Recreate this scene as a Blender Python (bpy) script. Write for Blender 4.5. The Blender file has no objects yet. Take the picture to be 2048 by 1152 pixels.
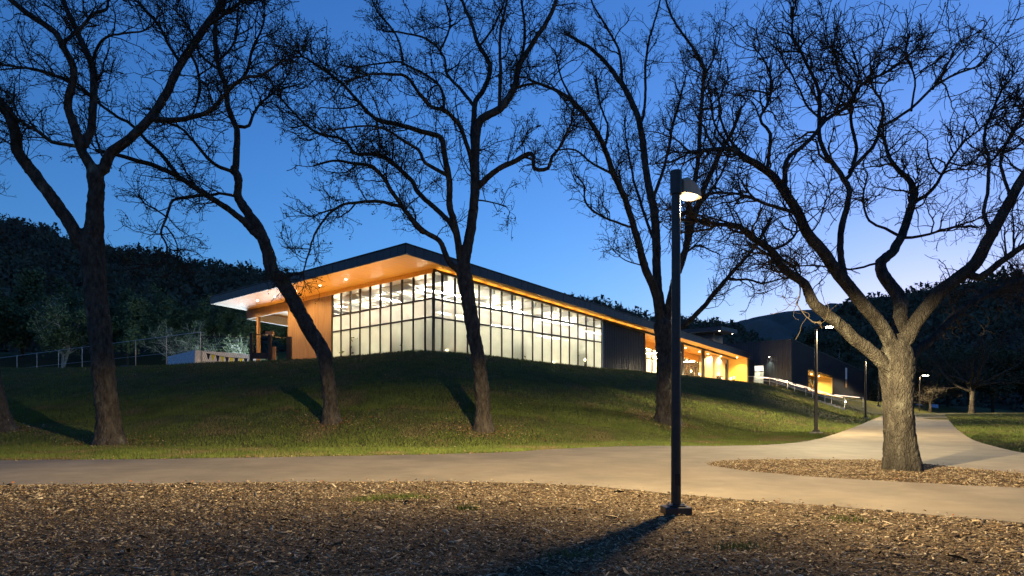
import bpy, bmesh, math, random
import numpy as np
from mathutils import Vector, geometry

sc = bpy.context.scene
RNG = np.random.default_rng(7)
random.seed(7)

# ------------------------------------------------------------------ camera, sky, sun, exposure
F, HY, CX, EYE = 1365.0, 842.0, 1024.0, 1.65
cam_d = bpy.data.cameras.new('camera')
cam = bpy.data.objects.new('camera', cam_d)
sc.collection.objects.link(cam)
cam.location = (0, 0, EYE)
cam.rotation_euler = (math.pi/2, 0, 0)
cam_d.sensor_width = 36
cam_d.lens = 36*F/2048
cam_d.shift_y = (HY-576)/2048
cam_d.clip_start, cam_d.clip_end = 0.1, 6000
sc.camera = cam

SUN_ROT = math.radians(32)
world = bpy.data.worlds.new('World'); sc.world = world; world.use_nodes = True
wn = world.node_tree
sky = wn.nodes.new('ShaderNodeTexSky'); sky.sky_type = 'NISHITA'; sky.sun_disc = False
sky.sun_elevation = math.radians(0.7); sky.sun_rotation = SUN_ROT
sky.air_density = 1.0; sky.dust_density = 0.38; sky.ozone_density = 4.4
wn.links.new(sky.outputs[0], wn.nodes['Background'].inputs[0])
wn.nodes['Background'].inputs[1].default_value = 0.114

sun_d = bpy.data.lights.new('sun', 'SUN'); sun_d.energy = 0.03; sun_d.angle = math.radians(12)
sun_d.color = (1, .86, .72)
sun = bpy.data.objects.new('sun', sun_d); sc.collection.objects.link(sun)
sun.rotation_euler = Vector((-math.sin(SUN_ROT), -math.cos(SUN_ROT), -0.012)).to_track_quat('-Z', 'Y').to_euler()

vs = sc.view_settings
vs.view_transform = 'Standard'; vs.look = 'None'; vs.exposure = 2.95; vs.gamma = 1
vs.use_curve_mapping = False
sc.render.engine = 'CYCLES'
cy = sc.cycles
cy.use_denoising = True
try: cy.denoiser = 'OPENIMAGEDENOISE'
except Exception: pass
cy.max_bounces = 7; cy.diffuse_bounces = 3; cy.glossy_bounces = 3; cy.transmission_bounces = 4
cy.transparent_max_bounces = 16; cy.sample_clamp_indirect = 1.2
cy.caustics_reflective = False; cy.caustics_refractive = False

# ------------------------------------------------------------------ helpers
COL = sc.collection
MATS = {}

def srgb(r, g, b):
    f = lambda c: c/12.92 if c <= .04045 else ((c+.055)/1.055)**2.4
    return (f(r/255), f(g/255), f(b/255))

def mat(name, c1, c2=None, rough=.8, scale=4., detail=5., bump=0., bscale=None, metal=0., stretch=None,
        spec=.3, lo=.35, hi=.65, c3=None, scale3=1., lo3=.55, hi3=.7, bdist=.02, coat=0.):
    if name in MATS: return MATS[name]
    m = bpy.data.materials.new(name); m.use_nodes = True
    nt = m.node_tree; N = nt.nodes; L = nt.links
    b = N['Principled BSDF']
    b.inputs['Roughness'].default_value = rough; b.inputs['Metallic'].default_value = metal
    b.inputs['Specular IOR Level'].default_value = spec
    if coat: b.inputs['Coat Weight'].default_value = coat; b.inputs['Coat Roughness'].default_value = .15
    tc = N.new('ShaderNodeTexCoord'); mp = N.new('ShaderNodeMapping')
    L.new(tc.outputs['Object'], mp.inputs[0])
    if stretch: mp.inputs['Scale'].default_value = stretch
    def noise(s, d=detail):
        n = N.new('ShaderNodeTexNoise'); n.inputs['Scale'].default_value = s; n.inputs['Detail'].default_value = d
        n.inputs['Roughness'].default_value = .62
        L.new(mp.outputs[0], n.inputs['Vector']); return n
    def ramp(fac, a, bb, l, h):
        r = N.new('ShaderNodeValToRGB'); r.color_ramp.elements[0].position = l; r.color_ramp.elements[1].position = h
        r.color_ramp.elements[0].color = (*a, 1); r.color_ramp.elements[1].color = (*bb, 1)
        L.new(fac, r.inputs[0]); return r
    out = None
    if c2:
        out = ramp(noise(scale).outputs[0], c1, c2, lo, hi).outputs[0]
    if c3:
        r = ramp(noise(scale3).outputs[0], (0,0,0), (1,1,1), lo3, hi3)
        mx = N.new('ShaderNodeMix'); mx.data_type = 'RGBA'
        L.new(r.outputs[0], mx.inputs[0])
        if out: L.new(out, mx.inputs[6])
        else: mx.inputs[6].default_value = (*c1, 1)
        mx.inputs[7].default_value = (*c3, 1); out = mx.outputs[2]
    if out: L.new(out, b.inputs['Base Color'])
    else: b.inputs['Base Color'].default_value = (*c1, 1)
    if bump:
        bn = N.new('ShaderNodeBump'); bn.inputs['Strength'].default_value = bump; bn.inputs['Distance'].default_value = bdist
        L.new(noise(bscale or scale*2, 7).outputs[0], bn.inputs['Height']); L.new(bn.outputs[0], b.inputs['Normal'])
    MATS[name] = m; return m

def bark_plates(m, sc_):
    nt = m.node_tree; N = nt.nodes; L = nt.links; b = N['Principled BSDF']
    tc = N.new('ShaderNodeTexCoord'); mp = N.new('ShaderNodeMapping'); mp.inputs['Scale'].default_value = (1, 1, .38); L.new(tc.outputs['Object'], mp.inputs[0])
    nz = N.new('ShaderNodeTexNoise'); nz.inputs['Scale'].default_value = 5; L.new(mp.outputs[0], nz.inputs['Vector'])
    mx = N.new('ShaderNodeMix'); mx.data_type = 'RGBA'; mx.inputs[0].default_value = .12; L.new(mp.outputs[0], mx.inputs[6]); L.new(nz.outputs[1], mx.inputs[7])
    vo = N.new('ShaderNodeTexVoronoi'); vo.feature = 'DISTANCE_TO_EDGE'; vo.inputs['Scale'].default_value = sc_; L.new(mx.outputs[2], vo.inputs['Vector'])
    mr = N.new('ShaderNodeMapRange'); mr.inputs[2].default_value = .22; L.new(vo.outputs[0], mr.inputs[0])
    bp = N.new('ShaderNodeBump'); bp.inputs['Strength'].default_value = .85; bp.inputs['Distance'].default_value = .025; L.new(mr.outputs[0], bp.inputs['Height'])
    if b.inputs['Normal'].links: L.new(b.inputs['Normal'].links[0].from_socket, bp.inputs['Normal'])
    L.new(bp.outputs[0], b.inputs['Normal'])
def emis(name, col, strength, sampled=True):
    if name in MATS: return MATS[name]
    m = bpy.data.materials.new(name); m.use_nodes = True
    nt = m.node_tree; nt.nodes.remove(nt.nodes['Principled BSDF'])
    e = nt.nodes.new('ShaderNodeEmission'); e.inputs[0].default_value = (*col, 1); e.inputs[1].default_value = strength
    nt.links.new(e.outputs[0], nt.nodes['Material Output'].inputs[0])
    if not sampled:
        m.cycles.emission_sampling = 'NONE'
    MATS[name] = m; return m

def glassmat(name, tint, frost, gloss=.06, frostcol=(.8,.8,.78)):
    """thin sheet glass: clear share, frosted (translucent) share, mirror share by fresnel"""
    if name in MATS: return MATS[name]
    m = bpy.data.materials.new(name); m.use_nodes = True
    nt = m.node_tree; N = nt.nodes; L = nt.links
    N.remove(N['Principled BSDF'])
    t = N.new('ShaderNodeBsdfTransparent'); t.inputs[0].default_value = (*tint, 1)
    tr = N.new('ShaderNodeBsdfTranslucent'); tr.inputs[0].default_value = (*frostcol, 1)
    df = N.new('ShaderNodeBsdfDiffuse'); df.inputs[0].default_value = (*frostcol, 1)
    m0 = N.new('ShaderNodeMixShader'); m0.inputs[0].default_value = .22
    L.new(tr.outputs[0], m0.inputs[1]); L.new(df.outputs[0], m0.inputs[2])
    m1 = N.new('ShaderNodeMixShader')
    if frost > 0:
        tc = N.new('ShaderNodeTexCoord'); n = N.new('ShaderNodeTexNoise'); n.inputs['Scale'].default_value = .9
        n.inputs['Detail'].default_value = 3
        L.new(tc.outputs['Object'], n.inputs['Vector'])
        mr = N.new('ShaderNodeMapRange'); mr.inputs[1].default_value = .3; mr.inputs[2].default_value = .7
        mr.inputs[3].default_value = max(0, frost-.07); mr.inputs[4].default_value = min(1, frost+.07)
        L.new(n.outputs[0], mr.inputs[0]); L.new(mr.outputs[0], m1.inputs[0])
    else: m1.inputs[0].default_value = 0
    L.new(t.outputs[0], m1.inputs[1]); L.new(m0.outputs[0], m1.inputs[2])
    g = N.new('ShaderNodeBsdfGlossy'); g.inputs[1].default_value = .03
    fr = N.new('ShaderNodeFresnel'); fr.inputs[0].default_value = 1.45
    geo = N.new('ShaderNodeNewGeometry'); ma = N.new('ShaderNodeMath'); ma.operation = 'MULTIPLY_ADD'
    ma.inputs[1].default_value = 1/1.45-1.45; ma.inputs[2].default_value = 1.45
    L.new(geo.outputs['Backfacing'], ma.inputs[0]); L.new(ma.outputs[0], fr.inputs[0])
    m2 = N.new('ShaderNodeMixShader')
    L.new(fr.outputs[0], m2.inputs[0]); L.new(m1.outputs[0], m2.inputs[1]); L.new(g.outputs[0], m2.inputs[2])
    L.new(m2.outputs[0], N['Material Output'].inputs[0])
    MATS[name] = m; return m

def mesh_np(name, verts, faces):
    """faces: list of int arrays (M,3) / (M,4)"""
    me = bpy.data.meshes.new(name)
    verts = np.asarray(verts, np.float32)
    faces = [np.asarray(f, np.int32) for f in faces if len(f)]
    loops = np.concatenate([f.ravel() for f in faces])
    tot = np.concatenate([np.full(len(f), f.shape[1], np.int32) for f in faces])
    st = np.concatenate([[0], np.cumsum(tot)[:-1]]).astype(np.int32)
    me.vertices.add(len(verts)); me.vertices.foreach_set('co', verts.ravel())
    me.loops.add(len(loops)); me.loops.foreach_set('vertex_index', loops)
    me.polygons.add(len(tot)); me.polygons.foreach_set('loop_start', st); me.polygons.foreach_set('loop_total', tot)
    me.update(calc_edges=True); me.validate()
    return me

def link(name, me, m=None, parent=None, smooth=False):
    o = bpy.data.objects.new(name, me); COL.objects.link(o)
    if m is not None and me is not None and hasattr(me, 'materials') and len(me.materials) == 0: me.materials.append(m)
    if parent is not None: o.parent = parent
    if smooth: me.polygons.foreach_set('use_smooth', np.ones(len(me.polygons), bool))
    return o

def tag(o, label=None, cat=None, group=None, kind=None):
    if label: o['label'] = label
    if cat: o['category'] = cat
    if group: o['group'] = group
    if kind: o['kind'] = kind
    return o

def empty(name, loc=(0,0,0), rz=0., label=None, cat=None, group=None):
    o = bpy.data.objects.new(name, None); COL.objects.link(o)
    o.location = loc; o.rotation_euler = (0, 0, rz); o.empty_display_size = .2
    return tag(o, label, cat, group)

class MB:
    def __init__(s): s.v = []; s.f = []
    def quadbox(s, c8):
        b = len(s.v); s.v += [tuple(c) for c in c8]
        s.f += [(b, b+3, b+2, b+1), (b+4, b+5, b+6, b+7), (b, b+1, b+5, b+4), (b+1, b+2, b+6, b+5), (b+2, b+3, b+7, b+6), (b+3, b, b+4, b+7)]
        return s
    def box(s, x0, x1, y0, y1, z0, z1, sl0=0., sl1=0.):
        """sl0 / sl1: slope along x of bottom / top"""
        x0, x1 = sorted((x0, x1)); y0, y1 = sorted((y0, y1))
        B = lambda x: z0+sl0*x
        T = lambda x: z1+sl1*x
        return s.quadbox([(x0,y0,B(x0)),(x1,y0,B(x1)),(x1,y1,B(x1)),(x0,y1,B(x0)),
                          (x0,y0,T(x0)),(x1,y0,T(x1)),(x1,y1,T(x1)),(x0,y1,T(x0))])
    def cyl(s, p0, p1, r0, r1=None, n=12, caps=True):
        r1 = r0 if r1 is None else r1
        p0 = Vector(p0); p1 = Vector(p1); t = (p1-p0).normalized()
        a = t.cross(Vector((0,0,1)) if abs(t.z) < .9 else Vector((1,0,0))).normalized(); c = t.cross(a)
        b = len(s.v)
        for p, r in ((p0, r0), (p1, r1)):
            for i in range(n):
                an = 2*math.pi*i/n
                s.v.append(tuple(p + a*(r*math.cos(an)) + c*(r*math.sin(an))))
        for i in range(n):
            j = (i+1) % n
            s.f.append((b+i, b+j, b+n+j, b+n+i))
        if caps:
            s.f.append(tuple(b+n-1-i for i in range(n))); s.f.append(tuple(b+n+i for i in range(n)))
        return s
    def path(s, pts, r, n=8):
        for a, b in zip(pts[:-1], pts[1:]): s.cyl(a, b, r, r, n)
        return s
    def build(s, name, m, parent=None, bevel=0., smooth=False):
        me = bpy.data.meshes.new(name); me.from_pydata(s.v, [], s.f); me.update()
        o = link(name, me, m, parent, False)
        if smooth:
            try: me.shade_smooth_by_angle if False else None
            except Exception: pass
        if bevel:
            b = o.modifiers.new('bevel', 'BEVEL'); b.width = bevel; b.segments = 2; b.limit_method = 'ANGLE'
        return o

def smooth01(u):
    u = np.clip(u, 0, 1); return u*u*(3-2*u)

def vnoise(x, y, seed=0):
    """cheap smooth value noise"""
    x = np.asarray(x, float); y = np.asarray(y, float)
    xi = np.floor(x); yi = np.floor(y); fx = x-xi; fy = y-yi
    fx = fx*fx*(3-2*fx); fy = fy*fy*(3-2*fy)
    def h(a, b):
        v = np.sin(a*127.1+b*311.7+seed*74.7)*43758.5453
        return v-np.floor(v)
    return (h(xi,yi)*(1-fx)+h(xi+1,yi)*fx)*(1-fy)+(h(xi,yi+1)*(1-fx)+h(xi+1,yi+1)*fx)*fy

def pip(poly, x, y):
    inside = np.zeros(len(x), bool); n = len(poly)
    for i in range(n):
        x0, y0 = poly[i]; x1, y1 = poly[(i+1) % n]
        c = (y0 > y) != (y1 > y)
        with np.errstate(divide='ignore', invalid='ignore'):
            xi = (x1-x0)*(y-y0)/(y1-y0+1e-12)+x0
        inside ^= c & (x < xi)
    return inside

def polydist(poly, x, y, closed=True):
    d = np.full(np.shape(x), 1e9); n = len(poly)
    for i in range(n if closed else n-1):
        x0, y0 = poly[i]; x1, y1 = poly[(i+1) % n]
        dx, dy = x1-x0, y1-y0; L2 = dx*dx+dy*dy
        t = np.clip(((x-x0)*dx+(y-y0)*dy)/L2, 0, 1)
        d = np.minimum(d, np.hypot(x-x0-t*dx, y-y0-t*dy))
    return d

def P(px, py, d):
    return ((px-CX)/F*d, d, EYE+(HY-py)/F*d)

# ------------------------------------------------------------------ terrain height
CB = np.array([-5.45, 47.37]); RD = np.array([.670, .7424]); NR = np.array([.7424, -.670])
def B2(t, q): return tuple(CB + t*RD + q*NR)
PLATEAU = [(-150,54),(-60,50.5),(-28,47.5),(-12,44.8),(-6.2,43.6),(-2.5,45.6),B2(3,3.2),B2(20,3.6),B2(43,4.6),B2(60,5.4),B2(88,7.5),(120,160),(200,300),(-300,300)]
PB = lambda y: .03*np.minimum(y, 88.)
STEP_T = B2(45.7, 4.9)
def H(x, y):
    x = np.asarray(x, float); y = np.asarray(y, float)
    sh = x.shape; x = x.ravel(); y = y.ravel()
    base = PB(y)
    ins = pip(PLATEAU, x, y); D = np.where(ins, 0, polydist(PLATEAU, x, y))
    t = (x-CB[0])*RD[0]+(y-CB[1])*RD[1]; q = (x-CB[0])*NR[0]+(y-CB[1])*NR[1]
    W = np.interp(t, [-30, -5, 15, 30, 55, 90], [21, 19, 18.5, 15.5, 9.0, 8.0])
    zp = np.interp(x, [-60,-40,-28,-12,-6,5,30], [5.4,5.35,5.35,5.72,6.12,6.0,5.92])
    zp = np.where(t > 50, np.interp(t, [50, 64, 90], [5.92, 5.15, 4.4]), zp)
    u = np.clip(D/W, 0, 1)
    f = 1-(.55*u+.45*smooth01(u)); f = np.where(u < .12, 1-(1-f)*smooth01(u/.12)*.5-(1-f)*.5, f)
    f = f*(1-smooth01((u-.85)/.15)*.0)
    z = base+(zp-base)*f
    # gentle terrace half way up and small unevenness, only on the bank
    m = smooth01(D/3)*smooth01((1-u)/.25)
    z += m*(.45*(vnoise(x*.16, y*.16, 3)-.5)+.14*(vnoise(x*.6, y*.6, 5)-.5)+.05*(vnoise(x*1.3, y*1.3, 6)-.5))
    # bank behind the pool on the left
    z += 8.0*smooth01((y-88)/30)*smooth01((-6-x)/14)
    # rough field on the right of the path
    fld = smooth01((x-(6+.43*y))/6)*smooth01((y-18)/10)
    z += fld*(.10*vnoise(x*.3, y*.3, 9))*smooth01((x-(8+.45*y))/4)
    # cut for the steps
    ts, qs = t-45.7, q-4.9
    k = smooth01((1.9-np.abs(ts-1.2))/1.2)*smooth01((qs+1.5)/1.5)*smooth01((11.-qs)/2.)
    zst = np.interp(qs, [-1.5, 0, 8.2, 11], [5.60, 5.55, 2.75, 2.5])
    z = z*(1-k)+np.minimum(z, zst)*k*1. + 0
    z = np.where(k > 0, z, z)
    return z.reshape(sh)
def h1(x, y): return float(H(np.array([x]), np.array([y]))[0])
def hit(px, py, d0=6., d1=130.):
    d = np.linspace(d0, d1, 5000); x = (px-CX)/F*d; zr = EYE+(HY-py)/F*d
    below = zr <= H(x, d)
    i = int(np.argmax(below)) if below.any() else len(d)-1
    return float(x[i]), float(d[i]), h1(x[i], d[i])
def pl(px, py):
    d = 2252.25/(py-801.05); return ((px-CX)/F*d, d)

# ------------------------------------------------------------------ materials
M_grass = mat('lawn_soil', (.050,.052,.012), (.092,.088,.024), rough=.95, scale=1.3, detail=9, bump=1., bscale=42, spec=.1,
              c3=(.105,.082,.030), scale3=.35, lo3=.48, hi3=.68, bdist=.05)
M_asphalt = mat('path_paving', (.190,.152,.105), (.240,.195,.138), rough=.9, scale=1.1, detail=9, bump=.35, bscale=90, spec=.2,
                c3=(.125,.105,.08), scale3=.5, lo3=.45, hi3=.8, bdist=.004)
M_mulch = mat('mulch_base', (.055,.038,.022), (.14,.10,.062), rough=1, scale=14, detail=9, bump=1, bscale=30, spec=.1, c3=(.03,.022,.014), scale3=.9, bdist=.03)
M_bark = mat('oak_bark', (.035,.027,.020), (.10,.082,.062), rough=.95, scale=7, detail=9, bump=1, bscale=11, spec=.15, stretch=(1,1,.45),
             c3=(.17,.165,.12), scale3=2.6, lo3=.60, hi3=.72, bdist=.06)
M_bark_grey = mat('grey_oak_bark', (.030,.026,.021), (.078,.069,.054), rough=.95, scale=6, detail=9, bump=1, bscale=13, spec=.15, stretch=(1,1,.4),
             c3=(.125,.122,.095), scale3=3.0, lo3=.56, hi3=.72, bdist=.05)
bark_plates(M_bark, 9.); bark_plates(M_bark_grey, 24.)
M_twig = mat('twig_bark', (.030,.023,.017), (.062,.048,.036), rough=.9, scale=3, spec=.1)
M_twig_grey = mat('grey_twig_bark', (.04,.032,.022), (.085,.068,.046), rough=.9, scale=3, spec=.1)
M_pale_bark = mat('pale_bark', (.30,.27,.22), (.52,.48,.40), rough=.9, scale=3, spec=.1)
M_bud = mat('young_leaf', (.03,.045,.012), (.07,.085,.02), rough=.7, scale=2, spec=.2)
M_leaf = mat('oak_leaf', (.065,.095,.042), (.11,.14,.065), rough=.75, scale=.5, spec=.15)
M_leaf_dark = mat('dark_leaf', (.060,.070,.036), (.10,.105,.055), rough=.8, scale=.4, spec=.1)
M_forest = mat('forest_leaf', (.070,.080,.050), (.115,.12,.080), rough=.9, scale=.08, spec=.05, c3=(.085,.070,.055), scale3=.03, lo3=.5, hi3=.6)
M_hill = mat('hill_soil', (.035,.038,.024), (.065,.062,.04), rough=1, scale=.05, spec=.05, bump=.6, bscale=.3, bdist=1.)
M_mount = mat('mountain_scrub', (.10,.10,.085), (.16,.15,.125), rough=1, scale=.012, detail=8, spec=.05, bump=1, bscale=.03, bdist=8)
M_zinc = mat('dark_zinc', (.040,.040,.048), (.055,.054,.062), rough=.42, scale=.8, spec=.4, metal=.35)
M_zincwall = mat('ribbed_zinc', (.034,.034,.042), (.046,.045,.054), rough=.45, scale=.8, spec=.4, metal=.3)
M_bronze = mat('bronze_metal', (.020,.016,.014), (.028,.023,.020), rough=.45, scale=5, spec=.4, metal=.4)
M_polebronze = mat('pole_bronze', (.022,.018,.016), (.036,.029,.026), rough=.42, scale=9, spec=.5, metal=.3, bump=.05, bscale=60)
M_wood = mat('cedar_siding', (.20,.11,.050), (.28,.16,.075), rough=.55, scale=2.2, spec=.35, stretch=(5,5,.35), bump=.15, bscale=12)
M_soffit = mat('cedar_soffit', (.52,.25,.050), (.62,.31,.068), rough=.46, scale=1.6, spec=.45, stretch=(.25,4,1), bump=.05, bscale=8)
M_gold = mat('golden_wood_panel', (.60,.34,.07), (.68,.40,.09), rough=.5, scale=1.6, spec=.35, stretch=(.5,.5,5), bump=.06, bscale=9)
M_pine = mat('pale_wood_panel', (.45,.32,.20), (.54,.39,.25), rough=.55, scale=2, spec=.3, stretch=(4,4,.4))
M_white = mat('white_paint', (.72,.70,.66), (.78,.76,.72), rough=.6, scale=1, spec=.3)
M_cream = mat('cream_wall', (.62,.56,.46), (.70,.64,.54), rough=.7, scale=.8, spec=.3)
M_floor = mat('pale_floor', (.42,.36,.28), (.50,.43,.34), rough=.4, scale=.6, spec=.4)
M_steel = mat('galvanised_steel', (.42,.41,.39), (.52,.51,.49), rough=.38, scale=6, spec=.5, metal=.7)
M_darkfill = mat('dark_interior', (.03,.028,.026), rough=.8)
M_conc = mat('concrete', (.26,.245,.22), (.36,.34,.31), rough=.9, scale=4, bump=.3, bscale=40, bdist=.004)
M_stripwhite = mat('block_white', (.62,.64,.66), (.70,.72,.74), rough=.8, scale=2)
M_yellow = mat('flag_yellow', (.75,.72,.03), rough=.6)
M_black = mat('flag_black', (.015,.015,.02), rough=.6)
G_clear = glassmat('clear_glass', (.93,.95,.94), 0.)
G_mid = glassmat('fogged_glass', (.92,.94,.92), .52, frostcol=(.76,.75,.70))
G_low = glassmat('frosted_glass', (.90,.93,.90), .66, frostcol=(.66,.68,.60))
WARM = (1, .78, .50); GOLD = (1, .66, .26); NEUT = (1, .93, .80)

# ------------------------------------------------------------------ ground sheet
def axis(a, b, step, far, growth=1.22):
    v = list(np.arange(a, b+1e-6, step)); s = step
    while v[-1] < far[1]: s *= growth; v.append(v[-1]+s)
    s = step; lo = []
    x = a
    while x > far[0]: s *= growth; x -= s; lo.append(x)
    return np.array(lo[::-1]+v)
gx = axis(-64, 72, .8, (-2600, 2600)); gy = axis(-8, 112, .6, (-60, 3200))
XX, YY = np.meshgrid(gx, gy)
ZZ = H(XX, YY)
nx, ny = len(gx), len(gy)
idx = np.arange(nx*ny).reshape(ny, nx)
quads = np.stack([idx[:-1,:-1].ravel(), idx[:-1,1:].ravel(), idx[1:,1:].ravel(), idx[1:,:-1].ravel()], 1)
ground = link('ground', mesh_np('ground', np.stack([XX.ravel(), YY.ravel(), ZZ.ravel()], 1), [quads]), M_grass, smooth=True)
tag(ground, 'grassy bank and lawn rising from the path to the building', 'ground', kind='structure')

# ------------------------------------------------------------------ path and mulch beds
NEAR = [(-500,978),(-200,974),(0,972),(300,969),(600,966),(900,965),(1100,970),(1250,980),(1345,990),(1500,1003),(1700,1018),(1900,1036),(2048,1048),(2400,1080)]
ISL_LOW = [(2400,996),(2048,978),(1900,971),(1750,963),(1600,953),(1500,944),(1430,934),(1413,929)]
ISL_TOP = [(1413,929),(1425,925),(1480,921.5),(1600,920),(1770,923),(1900,935),(2048,948),(2400,972)]
RIGHT = [(2400,940),(2150,917),(2048,907),(1985,893),(1950,882),(1925,868),(1905,850),(1895,836),(1888,826.7)]
LEFT = [(1786,826.7),(1770,830),(1740,842),(1700,858),(1660,872),(1620,882),(1560,889),(1500,892),(1400,893),(1300,893),(1200,895),(1100,900),(1024,905),(900,909),(700,913),(400,918),(0,922),(-200,924),(-500,927)]
def rough_edge(pts, amp=.05, step=.22, seed=0):
    w = [np.array(pl(*p)) for p in pts]; out = []
    for i in range(len(w)-1):
        p0 = w[max(i-1,0)]; p1 = w[i]; p2 = w[i+1]; p3 = w[min(i+2,len(w)-1)]
        n = max(2, int(np.linalg.norm(p2-p1)/step))
        for k in range(n):
            s = k/n
            c = .5*((2*p1)+(-p0+p2)*s+(2*p0-5*p1+4*p2-p3)*s*s+(-p0+3*p1-3*p2+p3)*s**3)
            j = amp*(vnoise(c[0]*2.3, c[1]*2.3, seed)-.5)*2+amp*.5*(vnoise(c[0]*8, c[1]*8, seed+1)-.5)*2
            out.append((c[0]+j*.3, c[1]+j))
    out.append(tuple(w[-1])); return out
E_near = rough_edge(NEAR, .06, .2, 1); E_il = rough_edge(ISL_LOW, .06, .2, 2); E_it = rough_edge(ISL_TOP, .07, .2, 3)
E_r = rough_edge(RIGHT, .10, .3, 4); E_l = rough_edge(LEFT, .09, .25, 5)
def sheet(name, poly, dz, m, drop=.12):
    n0 = len(poly)
    vo, eo, fo = geometry.delaunay_2d_cdt([Vector(p) for p in poly], [], [list(range(n0))], 1, 1e-5)[:3]
    v = [(p.x, p.y, float(PB(p.y))+dz) for p in vo]; k = len(v)
    v += [(x, y, float(PB(y))+dz) for x, y in poly]+[(x, y, float(PB(y))+dz-drop) for x, y in poly]
    f3 = []
    for t in fo:
        a, b, c = (vo[i] for i in t)
        f3.append(tuple(t) if (b-a).cross(c-a) > 0 else (t[0], t[2], t[1]))
    q = [(k+i, k+(i+1) % n0, k+n0+(i+1) % n0, k+n0+i) for i in range(n0)]
    return link(name, mesh_np(name, v, [np.array(f3), np.array(q)]), m)
PATHPOLY = E_near+E_il+E_it[1:]+E_r+E_l
tag(sheet('path', PATHPOLY, .022, M_asphalt), 'tan paved path forking round the mulch island', 'path', kind='structure')
BED = [(x, y-.02) for x, y in E_near]+[(30, 2.), (30,-6), (-30,-6), (-30,2)]
ISLAND = E_il+E_it[1:]
def bumpy_sheet(name, poly, step, m, amp, dz=.010):
    a = np.array(poly); xs = np.arange(a[:,0].min(), a[:,0].max()+step, step); ys = np.arange(max(a[:,1].min(), 3.), a[:,1].max()+step, step)
    X, Y = np.meshgrid(xs, ys); ed = polydist(poly, X.ravel(), Y.ravel()).reshape(X.shape)
    ins = pip(poly, X.ravel(), Y.ravel()).reshape(X.shape)
    Z = PB(Y)+dz+smooth01(ed/.5)*amp*(vnoise(X*1.6, Y*1.6, 3)*.6+vnoise(X*5, Y*5, 4)*.4)
    Z = np.where(ins, Z, PB(Y)-.03)
    n0, n1 = X.shape; ix = np.arange(n0*n1).reshape(n0, n1)
    qd = np.stack([ix[:-1,:-1].ravel(), ix[:-1,1:].ravel(), ix[1:,1:].ravel(), ix[1:,:-1].ravel()], 1)
    keep = ins[:-1,:-1]|ins[1:,1:]|ins[:-1,1:]|ins[1:,:-1]
    return link(name, mesh_np(name, np.stack([X.ravel(), Y.ravel(), Z.ravel()], 1), [qd[keep.ravel()]]), m, smooth=True)
BEDVIS = [(x, y) for x, y in E_near if -16 < x < 16]+[(16, 3), (-16, 3)]
tag(bumpy_sheet('mulch_bed', BEDVIS, .12, M_mulch, .05), 'brown mulch ground in front of the path', 'mulch', kind='structure')
ISLVIS = [p for p in ISLAND if p[0] < 24]
tag(bumpy_sheet('mulch_island', ISLVIS, .12, M_mulch, .07), 'mulch island round the big oak between the forking paths', 'mulch', kind='structure')

# ------------------------------------------------------------------ main building (local x along the long facade, y inward, z up)
FLOOR = 6.05
RZ = math.atan2(RD[1], RD[0])
SL = -.0571
ZS = 6.18                                  # soffit at x = 0
zs = lambda x: ZS+SL*x
bld = empty('glass_hall', (CB[0], CB[1], FLOOR), RZ, 'long low hall with tall lit glass walls and a tilted dark roof', 'building')

# floor, base
MB().box(-.05, 49.9, .3, 27, -.35, -.02).build('floor_slab', M_floor, bld)
MB().box(-.02, 28, -.02, .28, -2.2, -.03).box(-.02, .28, .29, 19.2, -2.2, -.03).build('plinth', M_conc, bld)
MB().box(-3.6, -.03, -1.5, 27.2, -1.2, -.10).build('terrace', M_conc, bld)
MB().box(27.95, 50.2, -1.6, .29, -1.6, -.06).build('porch_floor', M_conc, bld)

# roof slab, fascia
roof = MB().box(-3.32, 50.5, -1.12, 27.0, ZS+.07, ZS+.66, SL, SL).build('roof', M_zinc, bld)
cap = MB()
cap.box(-3.47, 50.6, -1.27, -1.10, ZS+.665, ZS+.715, SL, SL).box(-3.47, -3.30, -1.10, 27.1, ZS+.665, ZS+.715, SL, SL)
cap.build('roof_cap', M_zinc, roof)
pw = .752
x = -3.4
while x < 50.5:
    x1 = min(x+pw, 50.5)
    jit = random.uniform(0, .016)
    MB().box(x+.013, x1-.013, -1.20-jit, -1.125, ZS, ZS+.66, SL, SL).build('fascia_panel', M_zinc, roof)
    x += pw
y = -1.12
while y < 27.0:
    y1 = min(y+pw, 27.05)
    jit = random.uniform(0, .016)
    MB().box(-3.40-jit, -3.325, y+.013, y1-.013, ZS, ZS+.66, SL, SL).build('fascia_panel', M_zinc, roof)
    y += pw

# soffit: narrow boards with open joints, joined per area
def soffit(x0, x1, y0, y1, m, along='x', w=.14, name='soffit'):
    b = MB()
    if along == 'x':
        y = y0
        while y < y1-.02:
            b.box(x0, x1, y+.004, min(y+w, y1)-.004, ZS+.004, ZS+.05, SL, SL); y += w
    else:
        x = x0
        while x < x1-.02:
            b.box(x+.004, min(x+w, x1)-.004, y0, y1, ZS+.004, ZS+.05, SL, SL); x += w
    o = b.build(name, m, roof); tag(o, kind='stuff'); return o
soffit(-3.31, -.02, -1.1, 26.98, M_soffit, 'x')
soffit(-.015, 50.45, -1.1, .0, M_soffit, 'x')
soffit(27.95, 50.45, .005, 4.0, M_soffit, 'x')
soffit(-.015, 14, 19.3, 26.98, M_soffit, 'x')

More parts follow.
